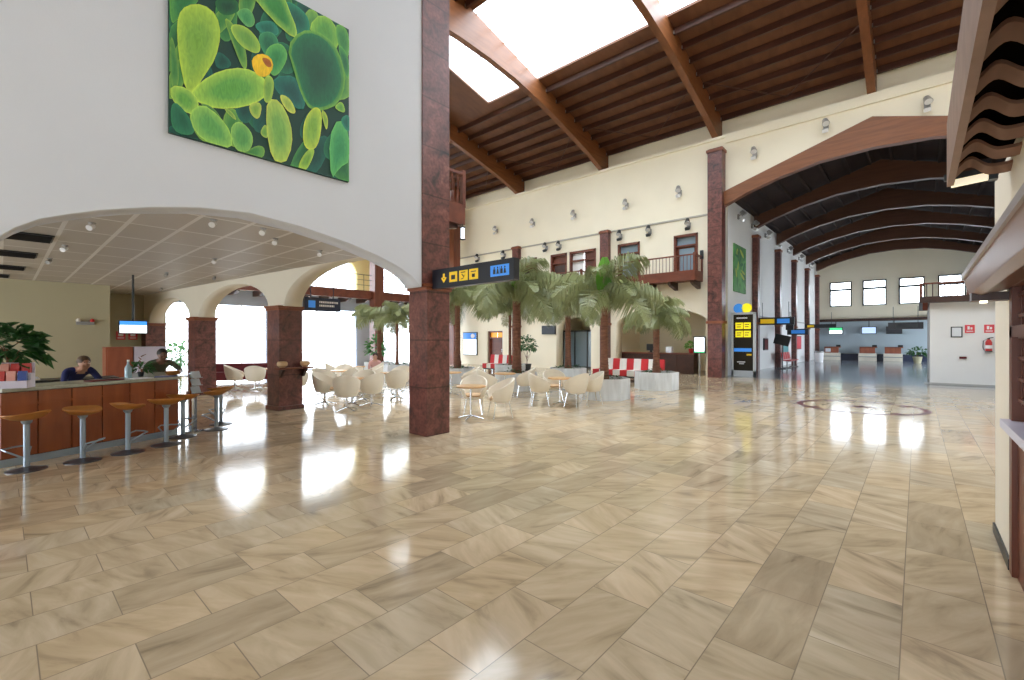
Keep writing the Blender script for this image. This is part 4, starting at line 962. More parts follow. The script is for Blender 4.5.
# ================================================================== CAFE CHAIRS AND TABLES
def chair_shell():
    vs, fs = [], []; N = 40; K = 9
    A = math.radians(142)
    def ring(th, k, off):
        u = k / K; back = math.cos(th / 2)
        H_ = .60 + .27 * max(0, math.cos(th * .62)) ** 1.6 - (.04 if abs(th) > A * .9 else 0)
        z = .36 + (H_ - .36) * u
        r = .225 + .085 * u ** .8 + .015 * math.sin(PI * u) - off
        return (r * math.sin(th) * 1.02, -r * math.cos(th) * (1 + .06 * u) + .0, z)
    for off in (0, .028):
        for k in range(K + 1):
            for j in range(N + 1): vs.append(ring(-A + 2 * A * j / N, k, off))
    S = (K + 1) * (N + 1); w = N + 1
    for k in range(K):
        for j in range(N):
            a = k * w + j; fs += [(a, a + 1, a + 1 + w, a + w), (S + a + w, S + a + 1 + w, S + a + 1, S + a)]
    for j in range(N): a = K * w + j; fs.append((a, a + 1, S + a + 1, S + a)); fs.append((j + 1, j, S + j, S + j + 1))
    for k in range(K):
        for j in (0, N): a = k * w + j; fs.append((a, a + w, S + a + w, S + a))
    return MB().add(vs, fs)
def make_chair(star):
    t = thing('tub_chair', 'cream tub chair', 'chair', (0, 0, 0))
    chair_shell().build('shell', M['chair'], t, smooth=True)
    MB().lathe([(.12, .33), (.225, .36), (.235, .39), (.2, .40)], n=24).build('seat_base', M['chair'], t, smooth=True)
    MB().lathe([(.16, .395), (.225, .41), (.23, .44), (.2, .465), (.1, .472)], n=24).build('seat_cushion', M['seatpad'], t, smooth=True)
    if star:
        MB().lathe([(.028, .06), (.028, .34)], n=12).build('pedestal', M['chrome'], t, smooth=True)
        for k in range(4):
            a = PI / 4 + k * PI / 2; c, s = math.cos(a), math.sin(a)
            MB().tube([(.02 * c, .02 * s, .085), (.16 * c, .16 * s, .055), (.30 * c, .30 * s, .018)], [.022, .016, .012], 8).build('leg', M['chrome'], t, smooth=True)
    else:
        for sx, sy in ((-1, -1), (1, -1), (1, 1), (-1, 1)):
            MB().tube([(sx * .15, sy * .15, .37), (sx * .21, sy * .22, 0)], [.013, .010], 8).build('leg', M['chrome'], t, smooth=True)
    return t
protoL, protoS = make_chair(False), make_chair(True); usedP = set()
def chair(lab, x, y, face, star=False, group='cream tub chairs'):
    p = protoS if star else protoL; rz = math.atan2(face[1] - y, face[0] - x) - PI / 2
    if star not in usedP:
        usedP.add(star); p.location = (x, y, 0); p.rotation_euler[2] = rz; p['label'] = lab; p['group'] = group; return p
    return dup(p, (x, y, 0), rz, lab, group)
t0 = thing('cafe_table', 'x', 'table', (0, 0, 0))
MB().lathe([(.29, .68), (.32, .69), (.32, .715), (.31, .72)], n=36).build('tabletop', M['tablewood'], t0, smooth=True)
MB().lathe([(.025, .05), (.025, .66), (.1, .682)], n=14).build('pedestal', M['chrome'], t0, smooth=True)
for k in range(4):
    a = k * PI / 2 + .4; c, s = math.cos(a), math.sin(a)
    MB().tube([(.02 * c, .02 * s, .07), (.14 * c, .14 * s, .05), (.29 * c, .29 * s, .015)], [.022, .018, .013], 8).build('foot', M['chrome'], t0, smooth=True)
tfirst = [True]
def table(lab, x, y):
    if tfirst[0]: tfirst[0] = False; t0.location = (x, y, 0); t0['label'] = lab; t0['group'] = 'round cafe tables'; return (x, y)
    dup(t0, (x, y, 0), .3 * x, lab, 'round cafe tables'); return (x, y)
f2, r2 = FW.xy, RT.xy
at = lambda c, r, f: (c[0] + r2.x * r + f2.x * f, c[1] + r2.y * r + f2.y * f)
T1 = table('round wooden cafe table just right of the foreground column', -7.17, 6.72)
chair('cream tub chair facing the camera behind the cafe table right of the foreground column', *at(T1, .0, .72), T1)
chair('nearest cream tub chair right of the foreground column, seen from its side', *at(T1, .62, .22), at(T1, -.2, -.1))
T2 = table('round cafe table between two chairs in front of the palm trunk at the sign end', -9.18, 9.99)
chair('cream tub chair left of the table in front of the tallest palm trunk', *at(T2, -.5, -.3), at(T2, .3, -.05))
chair('cream tub chair right of the table in front of the tallest palm trunk', *at(T2, .58, .0), T2)
T3 = table('round cafe table beside the nearest white marble planter', -6.98, 9.72)
chair('cream tub chair left of the table beside the nearest planter', *at(T3, -.52, .0), T3)
chair('cream tub chair behind the table beside the nearest planter', *at(T3, -.08, .75), T3)
chair('cream tub chair right of the table beside the nearest planter, back to the camera', *at(T3, .38, -.3), at(T3, -.1, .3))
chair('cream tub chair closest to the side of the nearest marble planter', -6.45, 10.42, T3)
T4 = table('cafe table half hidden by the right edge of the foreground column', -10.7, 9.2)
chair('cream tub chair half hidden right behind the foreground column', *at(T4, .55, .1), T4)
T5 = table('cafe table among swivel chairs seen through the arch left of the foreground column', -10.95, 6.05)
chair('cream swivel tub chair with a star base, nearest of those seen through the arch', -10.2, 5.5, T5, True)
chair('cream swivel tub chair left of the nearest one through the arch, facing right', -11.55, 5.62, T5, True)
chair('cream tub chair right of the nearest swivel chair, seen from behind', -10.42, 6.3, at(T5, -.2, .4), True)
chair('cream tub chair with a tan inside, behind the table through the arch', *at(T5, .05, .75), T5, True)
T6 = table('cafe table farther back, left of the foreground column', -11.9, 7.85)
chair('cream tub chair next to the left edge of the foreground column, back to the camera', -11.1, 7.5, T6, True)
chair('cream tub chair facing right towards the chair at the column edge', -12.35, 7.3, T6, True)
chair('cream tub chair behind the table left of the foreground column', *at(T6, .1, .75), T6, True)
T7 = table('cafe table in the third row, against the bright windows', -13.9, 7.3)
chair('cream tub chair at the bright-window table, leftmost of its back row', -13.45, 6.5, T7, True)
chair('cream tub chair at the bright-window table, middle of its back row', -13.25, 7.35, T7, True)
chair('cream tub chair at the bright-window table, right of its back row', -13.45, 8.2, T7, True)
chair('cream tub chair beyond the bright-window table, facing the camera', *at(T7, -.2, .8), T7, True)
T8 = table('cafe table where the person in pink sits', -15.6, 8.8)
chair('cream tub chair with the person in pink sitting in it', -15.15, 9.3, T8, True)
chair('empty cream tub chair across from the person in pink', -15.9, 8.1, T8, True)
T9 = table('cafe table seen through the arch between the bar and the shelf column', -16.9, 5.9)
chair('big cream tub chair left of the shelf column, back to the camera', -16.25, 5.55, T9, True)
chair('cream tub chair farther left of the shelf column, seen from the side', -17.2, 5.25, T9, True)
chair('cream tub chair just behind the right side of the shelf column', -13.55, 5.75, (-14.2, 6.2), True)
sofa = thing('sofa', 'low dark maroon sofa behind the chairs left of the shelf column', 'sofa', (-20.3, 6.9, 0), 1.15)
MB().span((-1.6, -.4, .1), (1.6, .4, .42)).build('seat', M['maroon'], sofa, bevel=.04); MB().span((-1.6, .25, .3), (1.6, .48, .74)).build('backrest', M['maroon'], sofa, bevel=.04)
for sx in (-1, 1): MB().span((sx * 1.6 - .1, -.42, .1), (sx * 1.6 + .1, .46, .6)).build('armrest', M['maroon'], sofa, bevel=.04)
for x in (-1.4, 1.4):
    for y in (-.3, .35): MB().span((x - .03, y - .03, 0), (x + .03, y + .03, .1)).build('leg', M['darkmetal'], sofa)
# little shelf on the column, with two bowls
t = thing('column_shelf', 'small wooden shelf fixed round the second granite column', 'shelf', (-11.42, 4.72, 1.0), math.radians(5.5))
MB().span((0, -.42, 0), (.26, .42, .04)).build('shelf_board', M['brown'], t, bevel=.005)
for y in (-.28, .28): MB().prism([(0, 0), (.2, 0), (.03, -.2), (0, -.2)], lambda x, z, tt: (x, tt, z), y - .03, y + .03).build('bracket', M['darkbrown'], t)
for y, lab in ((-.27, 'cream bowl on the left end of the column shelf'), (.27, 'cream bowl on the right end of the column shelf')):
    tag(MB().lathe([(0, 0), (.05, 0), (.11, .05), (.12, .10), (.10, .14), (.05, .15), (0, .15)], n=20, caps=False).build('bowl', M['seatpad'], loc=(-11.29, 4.72 + y, 1.04), smooth=True), lab, 'bowl', 'bowls on the column shelf')

# ================================================================== PALMS
def frond_mesh(seed, L=1.0, n=34):
    r = random.Random(seed); b = MB(); pts = []
    a = math.radians(58); p = Vector((0, 0, 0)); bend = r.uniform(1.75, 2.05)
    for i in range(n + 1):
        pts.append(p.copy()); th = a - bend * (i / n) ** 1.15
        p = p + Vector((math.cos(th), 0, math.sin(th))) * (L / n)
    b.tube(pts[::3] + [pts[-1]], [.016 * L * (1 - .8 * i / (len(pts[::3]))) for i in range(len(pts[::3]) + 1)], 5, 1)
    for i in range(3, n + 1):
        d = (pts[i] - pts[i - 1]).normalized(); u = i / n
        l = L * .40 * (math.sin(PI * min(1, .14 + u * .82)) ** .6)
        for s in (-1, 1):
            for q in (0, .33, .66):
                ll = l * r.uniform(.8, 1.15); o = pts[i] - d * q * L / n
                out = (Vector((0, s, 0)) * .7 + d * r.uniform(.3, .6) + Vector((0, 0, r.uniform(-.1, .2)))).normalized()
                m1 = o + out * ll * .45; m2 = m1 + (out * .45 + Vector((0, 0, -.9))).normalized() * ll * .4; m3 = m2 + (out * .12 + Vector((0, 0, -1))).normalized() * ll * .3
                wv = d * L * .0075
                b.add([o - wv * .4, o + wv * .4, m1 + wv, m1 - wv, m2 + wv * .8, m2 - wv * .8, m3], [(0, 1, 2, 3), (3, 2, 4, 5), (5, 4, 6)], 0)
    return b
FM = []
for k in range(4):
    o = frond_mesh(k).build('frond', [M['leaf'], M['rachis']], fix=False); FM.append(o.data); bpy.data.objects.remove(o)
def palm(lab, x, y, zc, L, n, seed, tr=.13, spear=None, base=.5, planter=None):
    r = random.Random(seed); t = thing('palm_tree', lab, 'palm', (x, y, base), group='palms in marble planters')
    h = zc - base
    prof = []
    k = int(h / .09)
    for i in range(k + 1):
        z = h * i / k; rr = tr * (1.25 - .35 * min(1, z / (h * .3)) if z < h * .3 else .9)
        prof += [(rr * 1.07, z), (rr * .93, z + .05)]
    MB().lathe(prof, n=14).build('trunk', M['brick'], t, smooth=False)
    MB().lathe([(tr * .9, h - .1), (tr * 1.1, h + .08), (tr * .6, h + .3)], n=12).build('crown_shaft', M['rachis'], t, smooth=True)
    for i in range(n):
        f = bpy.data.objects.new('frond', FM[r.randrange(4)]); COL.objects.link(f); f.parent = t
        lvl = i / n
        f.location = (0, 0, h + .1 + .1 * r.random()); s = L * r.uniform(.85, 1.12); f.scale = (s, s * r.uniform(.85, 1.1), s)
        f.rotation_euler = (r.uniform(-.25, .25), .62 - 1.05 * lvl + r.uniform(-.12, .12), i * 2.4 + r.uniform(-.25, .25))
    if spear:
        b = MB(); d = Vector((spear[0], spear[1], 1)).normalized(); s = RT.copy(); o = Vector((0, 0, h + .15)) - FW * .45 - RT * .12; Ls, Ws = spear[2], spear[3]; K = 8; vs = []
        for i in range(K + 1):
            u = i / K; w = Ws * math.sin(PI * (.08 + .86 * u)) ** .7
            c = o + d * Ls * u; vs += [c - s * w / 2 + FW * -.03, c + FW * .03, c + s * w / 2 + FW * -.03]
        fs = [f_ for i in range(K) for f_ in ((i * 3, i * 3 + 1, i * 3 + 4, i * 3 + 3), (i * 3 + 1, i * 3 + 2, i * 3 + 5, i * 3 + 4))]
        b.add(vs, fs); b.build('broad_leaf', M['leafbright'], t, fix=False)
    return t
def planter(lab, x, y, r=.74, h=.6, seed=1):
    t = thing('planter', lab, 'planter', (x, y, 0), PI / 8, 'white marble planters')
    MB().lathe([(r, 0), (r, h), (r - .09, h), (r - .09, h - .12), (0.01, h - .12)], n=8, caps=False).build('box', M['marble'], t)
    MB().lathe([(r - .09, h - .14), (r - .09, h - .1)], n=8).build('soil', M['soil'], t)
    b = MB(); rr = random.Random(seed)
    for k in range(9): bush(b, rr, (rr.uniform(-.4, .4), rr.uniform(-.4, .4), h - .05), (.14, .14, .12), 14, .13, .05)
    o = b.build('ground_cover', M['leafdark'], t, fix=False); o['kind'] = 'stuff'
PL = [(-6.85, 11.75, 2.75, 1.85, 15, 'nearest planter', (.02, .03, 1.15, .46)), (-10.3, 11.8, 3.1, 2.05, 15, 'planter under the end of the pictogram sign', (.12, .0, 1.15, .26)),
      (-13.75, 12.15, 3.15, 1.85, 14, 'planter right behind the foreground column', None), (-6.8, 15.2, 2.15, 1.5, 12, 'planter in front of the reception counter', None),
      (-10.45, 15.1, 2.75, 1.8, 14, 'planter in the second row, left of the reception counter', None), (-13.8, 15.35, 2.9, 1.6, 14, 'planter in the back row beside the brown door', None),
      (-17.7, 12.0, 2.5, 1.5, 12, 'planter by the bright windows, next to the foreground column', None), (-20.3, 12.7, 2.6, 1.6, 13, 'planter by the wooden gallery column', None)]
PD = ['tall palm with a bright green upright leaf in the nearest white planter', 'tallest palm with a thick trunk under the end of the pictogram sign', 'palm showing right beside the foreground column under the sign',
      'short palm in the white planter in front of the reception counter', 'palm with a slim trunk between the two tallest palms', 'thin dark palm behind the tallest one, beside the brown door',
      'thin-trunked palm against the bright windows, left of the foreground column', 'palm in front of the wooden gallery column']
for k, (x, y, zc, L, n, pd, spear) in enumerate(PL):
    palm(PD[k], x, y, zc, L, n, 20 + k, tr=.15 if k == 1 else (.07 if k in (5, 6) else .12), spear=spear)
    planter('white marble planter, the ' + pd, x, y, seed=k)
potted('ficus_tree', 'bushy dark green potted tree between the thick palm trunk and the black wall screen', (-15.6, 18.7, 0), .25, (.5, .5, .55), 1.35, 320, .2, .1, M['leafdark'], 9)
potted('ficus_tree', 'bright green bush beside the wooden gallery column', (-22.6, 13.9, 0), .25, (.5, .5, .8), 1.2, 260, .25, .12, mat('fresh_green_leaf', (.05, .25, .05), .5), 11)
potted('ficus_tree', 'small green plant just visible behind the right edge of the shelf column', (-14.9, 6.2, 0), .16, (.2, .2, .3), 1.15, 90, .16, .08, M['leafdark'], 12)
hedge = MB(); rr = random.Random(2); bush(hedge, rr, (0, 0, .7), (.9, 1.4, .8), 300, .4, .2); hedge.tube([(0, 0, 0), (0, 0, .9)], .05, 6)
tag(hedge.build('garden_bush', M['leafdark'], loc=(-29.5, 6.4, -.02), fix=False), 'green garden bush outside the windows behind the bar', 'bush')

# ================================================================== BACK WALL FITTINGS AND FURNITURE
def sofa_striped(lab, x, y, w, rz=0, n=4):
    t = thing('striped_sofa', lab, 'sofa', (x, y, 0), rz, 'red and white sofas')
    m = n * 2 + 1; sw = w / m
    for k in range(m):
        mm = M['sofa_red'] if k % 2 == 0 else M['sofa_white']; x0 = -w / 2 + k * sw; wide = sw
        MB().span((x0, -.36, .22), (x0 + sw, .34, .46)).build('seat_panel', mm, t, bevel=.02)
        MB().box((x0 + sw / 2, .32, .66), (sw, .14, .5), rx=-.14).build('back_panel', mm, t, bevel=.02)
    MB().span((-w / 2, -.3, .16), (w / 2, .36, .22)).build('frame', M['darkmetal'], t)
    for sx in (-1, 1):
        for y_ in (-.25, .3): MB().span((sx * (w / 2 - .1) - .02, y_ - .02, 0), (sx * (w / 2 - .1) + .02, y_ + .02, .17)).build('leg', M['chrome'], t)
sofa_striped('red and white striped sofa behind the nearest planters', -9.0, 17.3, 2.9)
sofa_striped('red and white striped sofa far back in front of the brown door', -16.55, 17.4, 1.5, n=2)
t = thing('door_6', 'brown ground floor door with a glowing orange transom', 'door', (-21.05, 22.2, 0)); t['kind'] = 'structure'; del t['category']
MB().span((-.7, -.2, 0), (-.58, .1, 2.3)).span((.58, -.2, 0), (.7, .1, 2.3)).span((-.7, -.2, 2.2), (.7, .1, 2.3)).span((-.7, -.2, 1.8), (.7, .1, 1.88)).build('frame', M['brown'], t)
MB().span((-.58, -.05, 0), (.58, .02, 1.8)).build('leaf', M['brown'], t); MB().span((-.58, -.05, 1.88), (-.03, .0, 2.2)).span((.03, -.05, 1.88), (.58, .0, 2.2)).build('transom', M['orange'], t); MB().tube([(.45, -.1, .9), (.45, -.1, 1.1)], .015, 6).build('handle', M['chrome'], t)
def lightbox(lab, loc, w, h, top=None, rz=0):
    t = thing('light_box', lab, 'light box', loc, rz, 'lit advertising boxes')
    MB().span((-w / 2, -.1, -h / 2), (w / 2, 0, h / 2)).build('case', M['darkmetal'], t, bevel=.01)
    MB().span((-w / 2 + .05, -.106, -h / 2 + .05), (w / 2 - .05, -.1, h / 2 - .05)).build('lit_face', M['lit'], t)
    if top: MB().span((-w / 2 + .05, -.112, h / 2 - .5), (w / 2 - .05, -.106, h / 2 - .05)).ball((w * .22, -.112, h / 2 - .27), (.2, .01, .16), 12, 6, 1).build('blue_header', [M['bluesign'], M['whitesign']], t)
    return t
lightbox('lit advertising box with a blue header on the back wall beside the brown door', (-23.38, 21.9, 1.45), 1.4, 1.6, True)
lb = lightbox('small bright light box left of the red granite corner column', (-7.80, 22.35, 1.47), .56, .8)
MB().span((-.24, -.112, -.37), (.24, -.106, -.31)).build('green_strip', M['litgreen'], lb); MB().span((-.03, -.1, -1.47), (.03, -.02, -.4)).build('stand', M['lamp'], lb)
t = thing('wall_screen', 'switched-off black wall screen on the white pier behind the palms', 'screen', (-16.5, 21.88, 2.3)); MB().span((-.5, -.1, -.26), (.5, 0, .26)).build('case', M['blackplastic'], t, bevel=.015); MB().span((-.46, -.106, -.22), (.46, -.1, .22)).build('panel', M['black'], t)
b = MB(); t = thing('door_7', 'glazed double door in the niche behind the palms', 'door', (-14.8, 23.4, 0)); t['kind'] = 'structure'; del t['category']
b.span((-1.8, 0, 2.2), (1.8, .1, 2.3)); [b.span((x - .04, 0, 0), (x + .04, .1, 2.3)) for x in (-1.76, -.9, 0, .9, 1.76)]; b.span((-1.8, 0, .0), (1.8, .1, .1)); b.build('frame', M['darkmetal'], t)
MB().span((-1.8, .03, 0), (1.8, .05, 2.2)).build('pane', M['doorglass'], t)
t = thing('reception_counter', 'long dark brown reception counter under the low arch', 'counter', (-9.95, 22.75, 0))
MB().span((-2.3, 0, 0), (1.7, .6, .98)).build('body', M['darkbrown'], t, bevel=.01); MB().span((-2.36, -.08, .98), (1.76, .66, 1.04)).build('worktop', M['brown'], t, bevel=.01)
b = MB(); [b.span((-2.25 + .79 * k, -.015, .1), (-1.52 + .79 * k, 0, .9)) for k in range(5)]; b.build('front_panels', M['darkbrown'], t, bevel=.004)
tag(MB().span((-.25, -.02, .1), (.25, .02, .45)).span((-.06, -.03, .02), (.06, .03, .1)).span((-.15, -.1, 0), (.15, .1, .02)).build('monitor', M['blackplastic'], loc=(-10.6, 23.05, 1.04)), 'black monitor on the reception counter', 'monitor')
tag(MB().span((-.15, -.12, 0), (.15, .12, .32)).build('paper_box', M['paper'], loc=(-9.6, 23.05, 1.04), bevel=.02), 'pale paper box on the middle of the reception counter', 'box')
potted('potted_plant', 'green plant in a red pot on the right end of the reception counter', (-8.45, 22.95, 1.04), .13, (.25, .2, .2), .38, 70, .18, .1, M['leafbright'], 13, potm=M['red'])
tag(MB().span((-.07, -.12, -.2), (.07, 0, .2)).build('loudspeaker', M['darkmetal'], loc=(-7.55, 21.9, 5.7), bevel=.02), 'small dark loudspeaker on the back wall beside the corner column', 'loudspeaker')
# floodlights
def flood(lab, x, y, z, group, wall='y', dark=False, twin=False):
    t = thing('wall_floodlight', lab, 'floodlight', (x, y, z), PI / 2 if wall == 'x' else 0, group)
    MB().span((-.09, -.05, -.12), (.09, 0, .12)).bar((0, -.03, .05), (0, -.24, .12), .04, .04).bar((0, -.03, -.05), (0, -.22, -.14), .03, .03).build('bracket', M['lamp'], t)
    MB().tube([(-.02, -.16, .26), (.03, -.30, .05)], [.09, .13], 14).build('lamp_body', M['darkmetal'] if dark else M['lamp'], t, smooth=True)
    MB().tube([(.028, -.293, .06), (.033, -.308, .038)], [.115, .115], 14).build('lens', M['lampglass'], t)
    MB().box((0, -.20, -.18), (.2, .18, .13), rx=.5).build('gear_box', M['lampglass'] if not dark else M['darkmetal'], t, bevel=.01)
ul = ['leftmost of the high row, near the foreground column', 'second from the left in the high row', 'third from the left in the high row', 'fourth from the left in the high row', 'high on the wall nearest the corner column']
for (x, z), lab in zip(((-20.85, 8.94), (-17.69, 8.87), (-14.67, 8.82), (-11.41, 8.78), (-8.6, 8.83)), ul): flood('grey wall floodlight, ' + lab, x, 21.9, z, 'high wall floodlights')
for (x, z), lab in zip(((-5.3, 9.78), (-2.72, 9.92 + .25), (.26, 10.0)), ('above the left slope of the big arched beam', 'on the upper left slope above the big arched beam', 'above the flat right part of the big arched beam')): flood('pale floodlight on the wall ' + lab, x, 21.9, z, 'floodlights over the hall opening')
ll = ['low row, above the left edge of the pictogram sign', 'low row, above the middle of the pictogram sign', 'low row, left one of the pair over the dark upper door', 'low row, right one of the pair over the dark upper door', 'low row, above the pale blue balcony door',
      'low row, midway between the two balcony doors', 'low row, above the tall right balcony door']
for (x, z), lab in zip(((-22.56, 7.3), (-20.12, 7.22), (-16.7, 7.25), (-15.7, 7.2), (-11.76, 7.2), (-10.13, 7.18), (-8.16, 7.18)), ll): flood('dark wall floodlight, ' + lab, x, 21.9, z, 'low wall floodlights', dark=True)
fl = ['first', 'second', 'third', 'fourth', 'fifth', 'sixth', 'seventh']
for k, y in enumerate((24.5, 27.0, 29.9, 32.9, 36.0, 40, 44.5)): flood('small floodlight along the top of the left far hall wall, %s from the corner column' % fl[k], -6.7, y, 7.85 - .0 * k, 'floodlights of the far hall', 'x')

# ================================================================== FAR HALL FURNITURE
dl2 = ['leftmost check-in desk with papers on its brown top', 'middle check-in desk of the three', 'rightmost check-in desk, beside the potted plant']
for k, x in enumerate((-5.45, -3.05, -1.45)):
    t = thing('check_in_desk', dl2[k], 'desk', (x, 47.2, 0), group='check-in desks')
    MB().span((-.58, -.3, 0), (.58, .35, .62)).build('body', M['chair'], t, bevel=.02); MB().span((-.5, -.32, .62), (.5, -.26, 1.12)).span((-.5, -.32, 1.06), (.62, .3, 1.14)).build('upper_panel', M['cupboard'], t, bevel=.01)
    MB().span((.3, -.1, 1.14), (.6, .1, 1.3)).build('monitor', M['blackplastic'], t)
    if k == 0: MB().span((-.42, -.34, .7), (-.05, -.32, 1.0)).build('paper_sheet', M['paper'], t)
    MB().span((-.62, -.34, .3), (.62, -.3, .36)).build('trim_strip', M['lamp'], t)
tv = [(-5.25, 'hanging screen with a green picture over the left check-in desk', M['litgreen']), (-3.0, 'hanging screen with a bluish picture over the middle check-in desk', M['litpale']), (-1.4, 'switched-off hanging screen over the right check-in desk', M['black'])]
for x, lab, mm in tv:
    t = thing('desk_screen', lab, 'screen', (x, 47.9, 2.5), group='screens over the check-in desks')
    MB().span((-.5, -.08, -.3), (.5, .1, .3)).build('case', M['blackplastic'], t, bevel=.02); MB().span((-.45, -.09, -.25), (.45, -.08, .25)).build('picture', mm, t)
    if mm is M['litgreen']: MB().span((-.45, -.096, -.25), (.45, -.09, .02)).build('caption', M['lit'], t)
    MB().tube([(0, 0, .3), (0, 0, .8)], .03, 6).build('hanger', M['darkmetal'], t)
t = thing('baggage_belt', 'low dark baggage belt running along the check-in wall', 'conveyor', (-2.5, 48.1, 0)); MB().span((-4.1, -.35, 0), (3.4, .35, .5)).build('body', M['navy'], t); MB().span((-4.1, -.3, .5), (3.4, .3, .54)).build('belt', M['blackplastic'], t)
potted('potted_plant', 'dark potted plant standing right of the check-in desks', (.0, 44.5, 0), .28, (.5, .4, .3), .8, 120, .3, .12, M['leafdark'], 15, potm=M['olive'])
t = thing('seat_row', 'row of red waiting seats along the left wall of the far hall', 'seats', (-5.9, 32.7, 0), PI / 2)
for k in range(4):
    MB().box((-.9 + .6 * k, 0, .45), (.5, .48, .06)).build('seat', M['red'], t, bevel=.02); MB().box((-.9 + .6 * k, .26, .72), (.5, .05, .45), rx=-.2).build('backrest', M['red'], t, bevel=.02)
MB().span((-1.2, -.03, .36), (1.2, .03, .41)).build('rail', M['lamp'], t)
for x in (-1, 1): MB().span((x - .03, -.25, 0), (x + .03, .25, .05)).span((x - .03, -.03, 0), (x + .03, .03, .4)).build('leg', M['lamp'], t)
def wallpanel(name, lab, cat, y, z, w, h, mm, d=.04):
    t = thing(name, lab, cat, (-6.7, y, z)); MB().span((0, -w / 2, -h / 2), (d, w / 2, h / 2)).build('frame', M['darkmetal'], t); MB().span((d, -w / 2 + .05, -h / 2 + .05), (d + .006, w / 2 - .05, h / 2 - .05)).build('face', mm, t)
wallpanel('notice_board', 'dark red notice on the far hall wall, nearest to the totem', 'notice', 29.9, 1.45, .9, .7, M['maroon'], .08)
wallpanel('poster', 'tall teal poster on the far hall wall behind the red seats', 'poster', 35.4, 1.25, 1.6, 1.5, M['teal'])
wallpanel('poster', 'red poster on the far hall wall behind the small blue sign', 'poster', 39.6, 1.5, 2.6, 1.0, M['redsign'])
t = thing('hanging_monitor', 'black tilted monitor on a pole beside the second slim pilaster', 'monitor', (-5.95, 30.6, 1.55)); MB().box((0, 0, .15), (.8, .12, .6), ry=.25).build('case', M['blackplastic'], t, bevel=.02); MB().tube([(0, .1, -1.55), (0, .1, .1)], .03, 8).box((0, .1, -1.53), (.4, .4, .04)).build('stand', M['darkmetal'], t)
tag(MB().span((-.2, -.12, -.2), (.2, .12, .2)).tube([(0, 0, .2), (0, 0, .9)], .02, 6).build('hanging_speaker', M['blackplastic'], loc=(-5.75, 31.7, 2.5), bevel=.0), 'black hanging box above the red waiting seats', 'speaker')
t = thing('litter_bin', 'white litter bin standing at the far end of the left hall wall', 'bin', (-5.6, 41.5, 0)); MB().lathe([(.26, 0), (.3, .75)], n=18).build('body', M['whitesign'], t, smooth=True); MB().lathe([(.31, .74), (.31, .8), (.2, .86)], n=18).build('lid', M['lamp'], t)
# white service room: wall fittings and gallery
yv = 23.9
t = thing('framed_notice', 'small framed notice on the white service room wall', 'notice', (1.1, yv, 2.0)); MB().span((-.16, -.03, -.2), (.16, 0, .2)).build('frame', M['darkmetal'], t); MB().span((-.125, -.034, -.165), (.125, -.03, .165)).build('sheet', M['paper'], t)
for x, lab in ((1.45, 'red safety sign right next to the framed notice'), (1.95, 'red safety sign above the fire extinguisher')):
    t = thing('safety_sign', lab, 'sign', (x, yv, 2.11), group='red safety signs'); MB().span((-.13, -.015, -.15), (.13, 0, .15)).build('plate', M['redsign'], t)
    b = MB(); b.span((-.06, -.018, -.02), (.0, -.015, .1)).span((.02, -.018, -.02), (.07, -.015, .06)).span((-.09, -.018, -.1), (.09, -.015, -.07)); b.build('symbol', M['whitesign'], t)
t = thing('fire_extinguisher', 'red fire extinguisher hanging on the white service room wall', 'fire extinguisher', (1.93, yv - .1, 1.27))
MB().lathe([(.07, 0), (.09, .02), (.09, .34), (.06, .42), (.03, .45)], n=18).build('cylinder', M['red'], t, smooth=True); MB().lathe([(.03, .44), (.035, .5)], n=10).bar((0, 0, .5), (.12, 0, .52), .02, .03).build('valve', M['blackplastic'], t)
MB().tube([(-.03, -.02, .47), (-.14, -.03, .4), (-.15, -.03, .15), (-.11, -.03, .05)], .012, 8).build('hose', M['blackplastic'], t, smooth=True); MB().lathe([(.092, .12), (.092, .24)], n=18, caps=False).build('label_band', M['whitesign'], t); MB().lathe([(.095, 0), (.095, .04)], n=18).build('foot_ring', M['blackplastic'], t)
tag(MB().span((-.1, -.05, -.04), (.1, 0, .04)).build('alarm_button', M['maroon'], loc=(1.27, yv, 1.04), bevel=.01), 'small dark red alarm box low on the white service room wall', 'alarm')
t = thing('wooden_gallery', 'dark wooden gallery with railing on top of the white service room', 'gallery', (0, 0, 0))
MB().span((.05, 23.55, 3.13), (4.15, 30.0, 3.36)).build('deck', M['darkbrown'], t)
b = MB()
for a, c in (((.1, 23.6), (4.1, 23.6)), ((.1, 23.6), (.1, 30))):
    L = math.dist(a, c); n = int(L / .16)
    for k in range(n + 1): b.box((a[0] + (c[0] - a[0]) * k / n, a[1] + (c[1] - a[1]) * k / n, 3.6), (.03, .03, .5))
    MB().bar((*a, 3.86), (*c, 3.86), .08, .06).build('handrail', M['brown'], t)
b.build('balusters', M['darkbrown'], t)
for k in range(4): MB().box((.1 + 1.3 * k, 23.6, 3.62), (.09, .09, .55)).build('post', M['brown'], t)
MB().prism([(23.9, 3.13), (23.6, 3.13), (23.9, 2.85)], lambda y, z, tt: (tt, y, z), .15, .3).build('corbel', M['brown'], t)

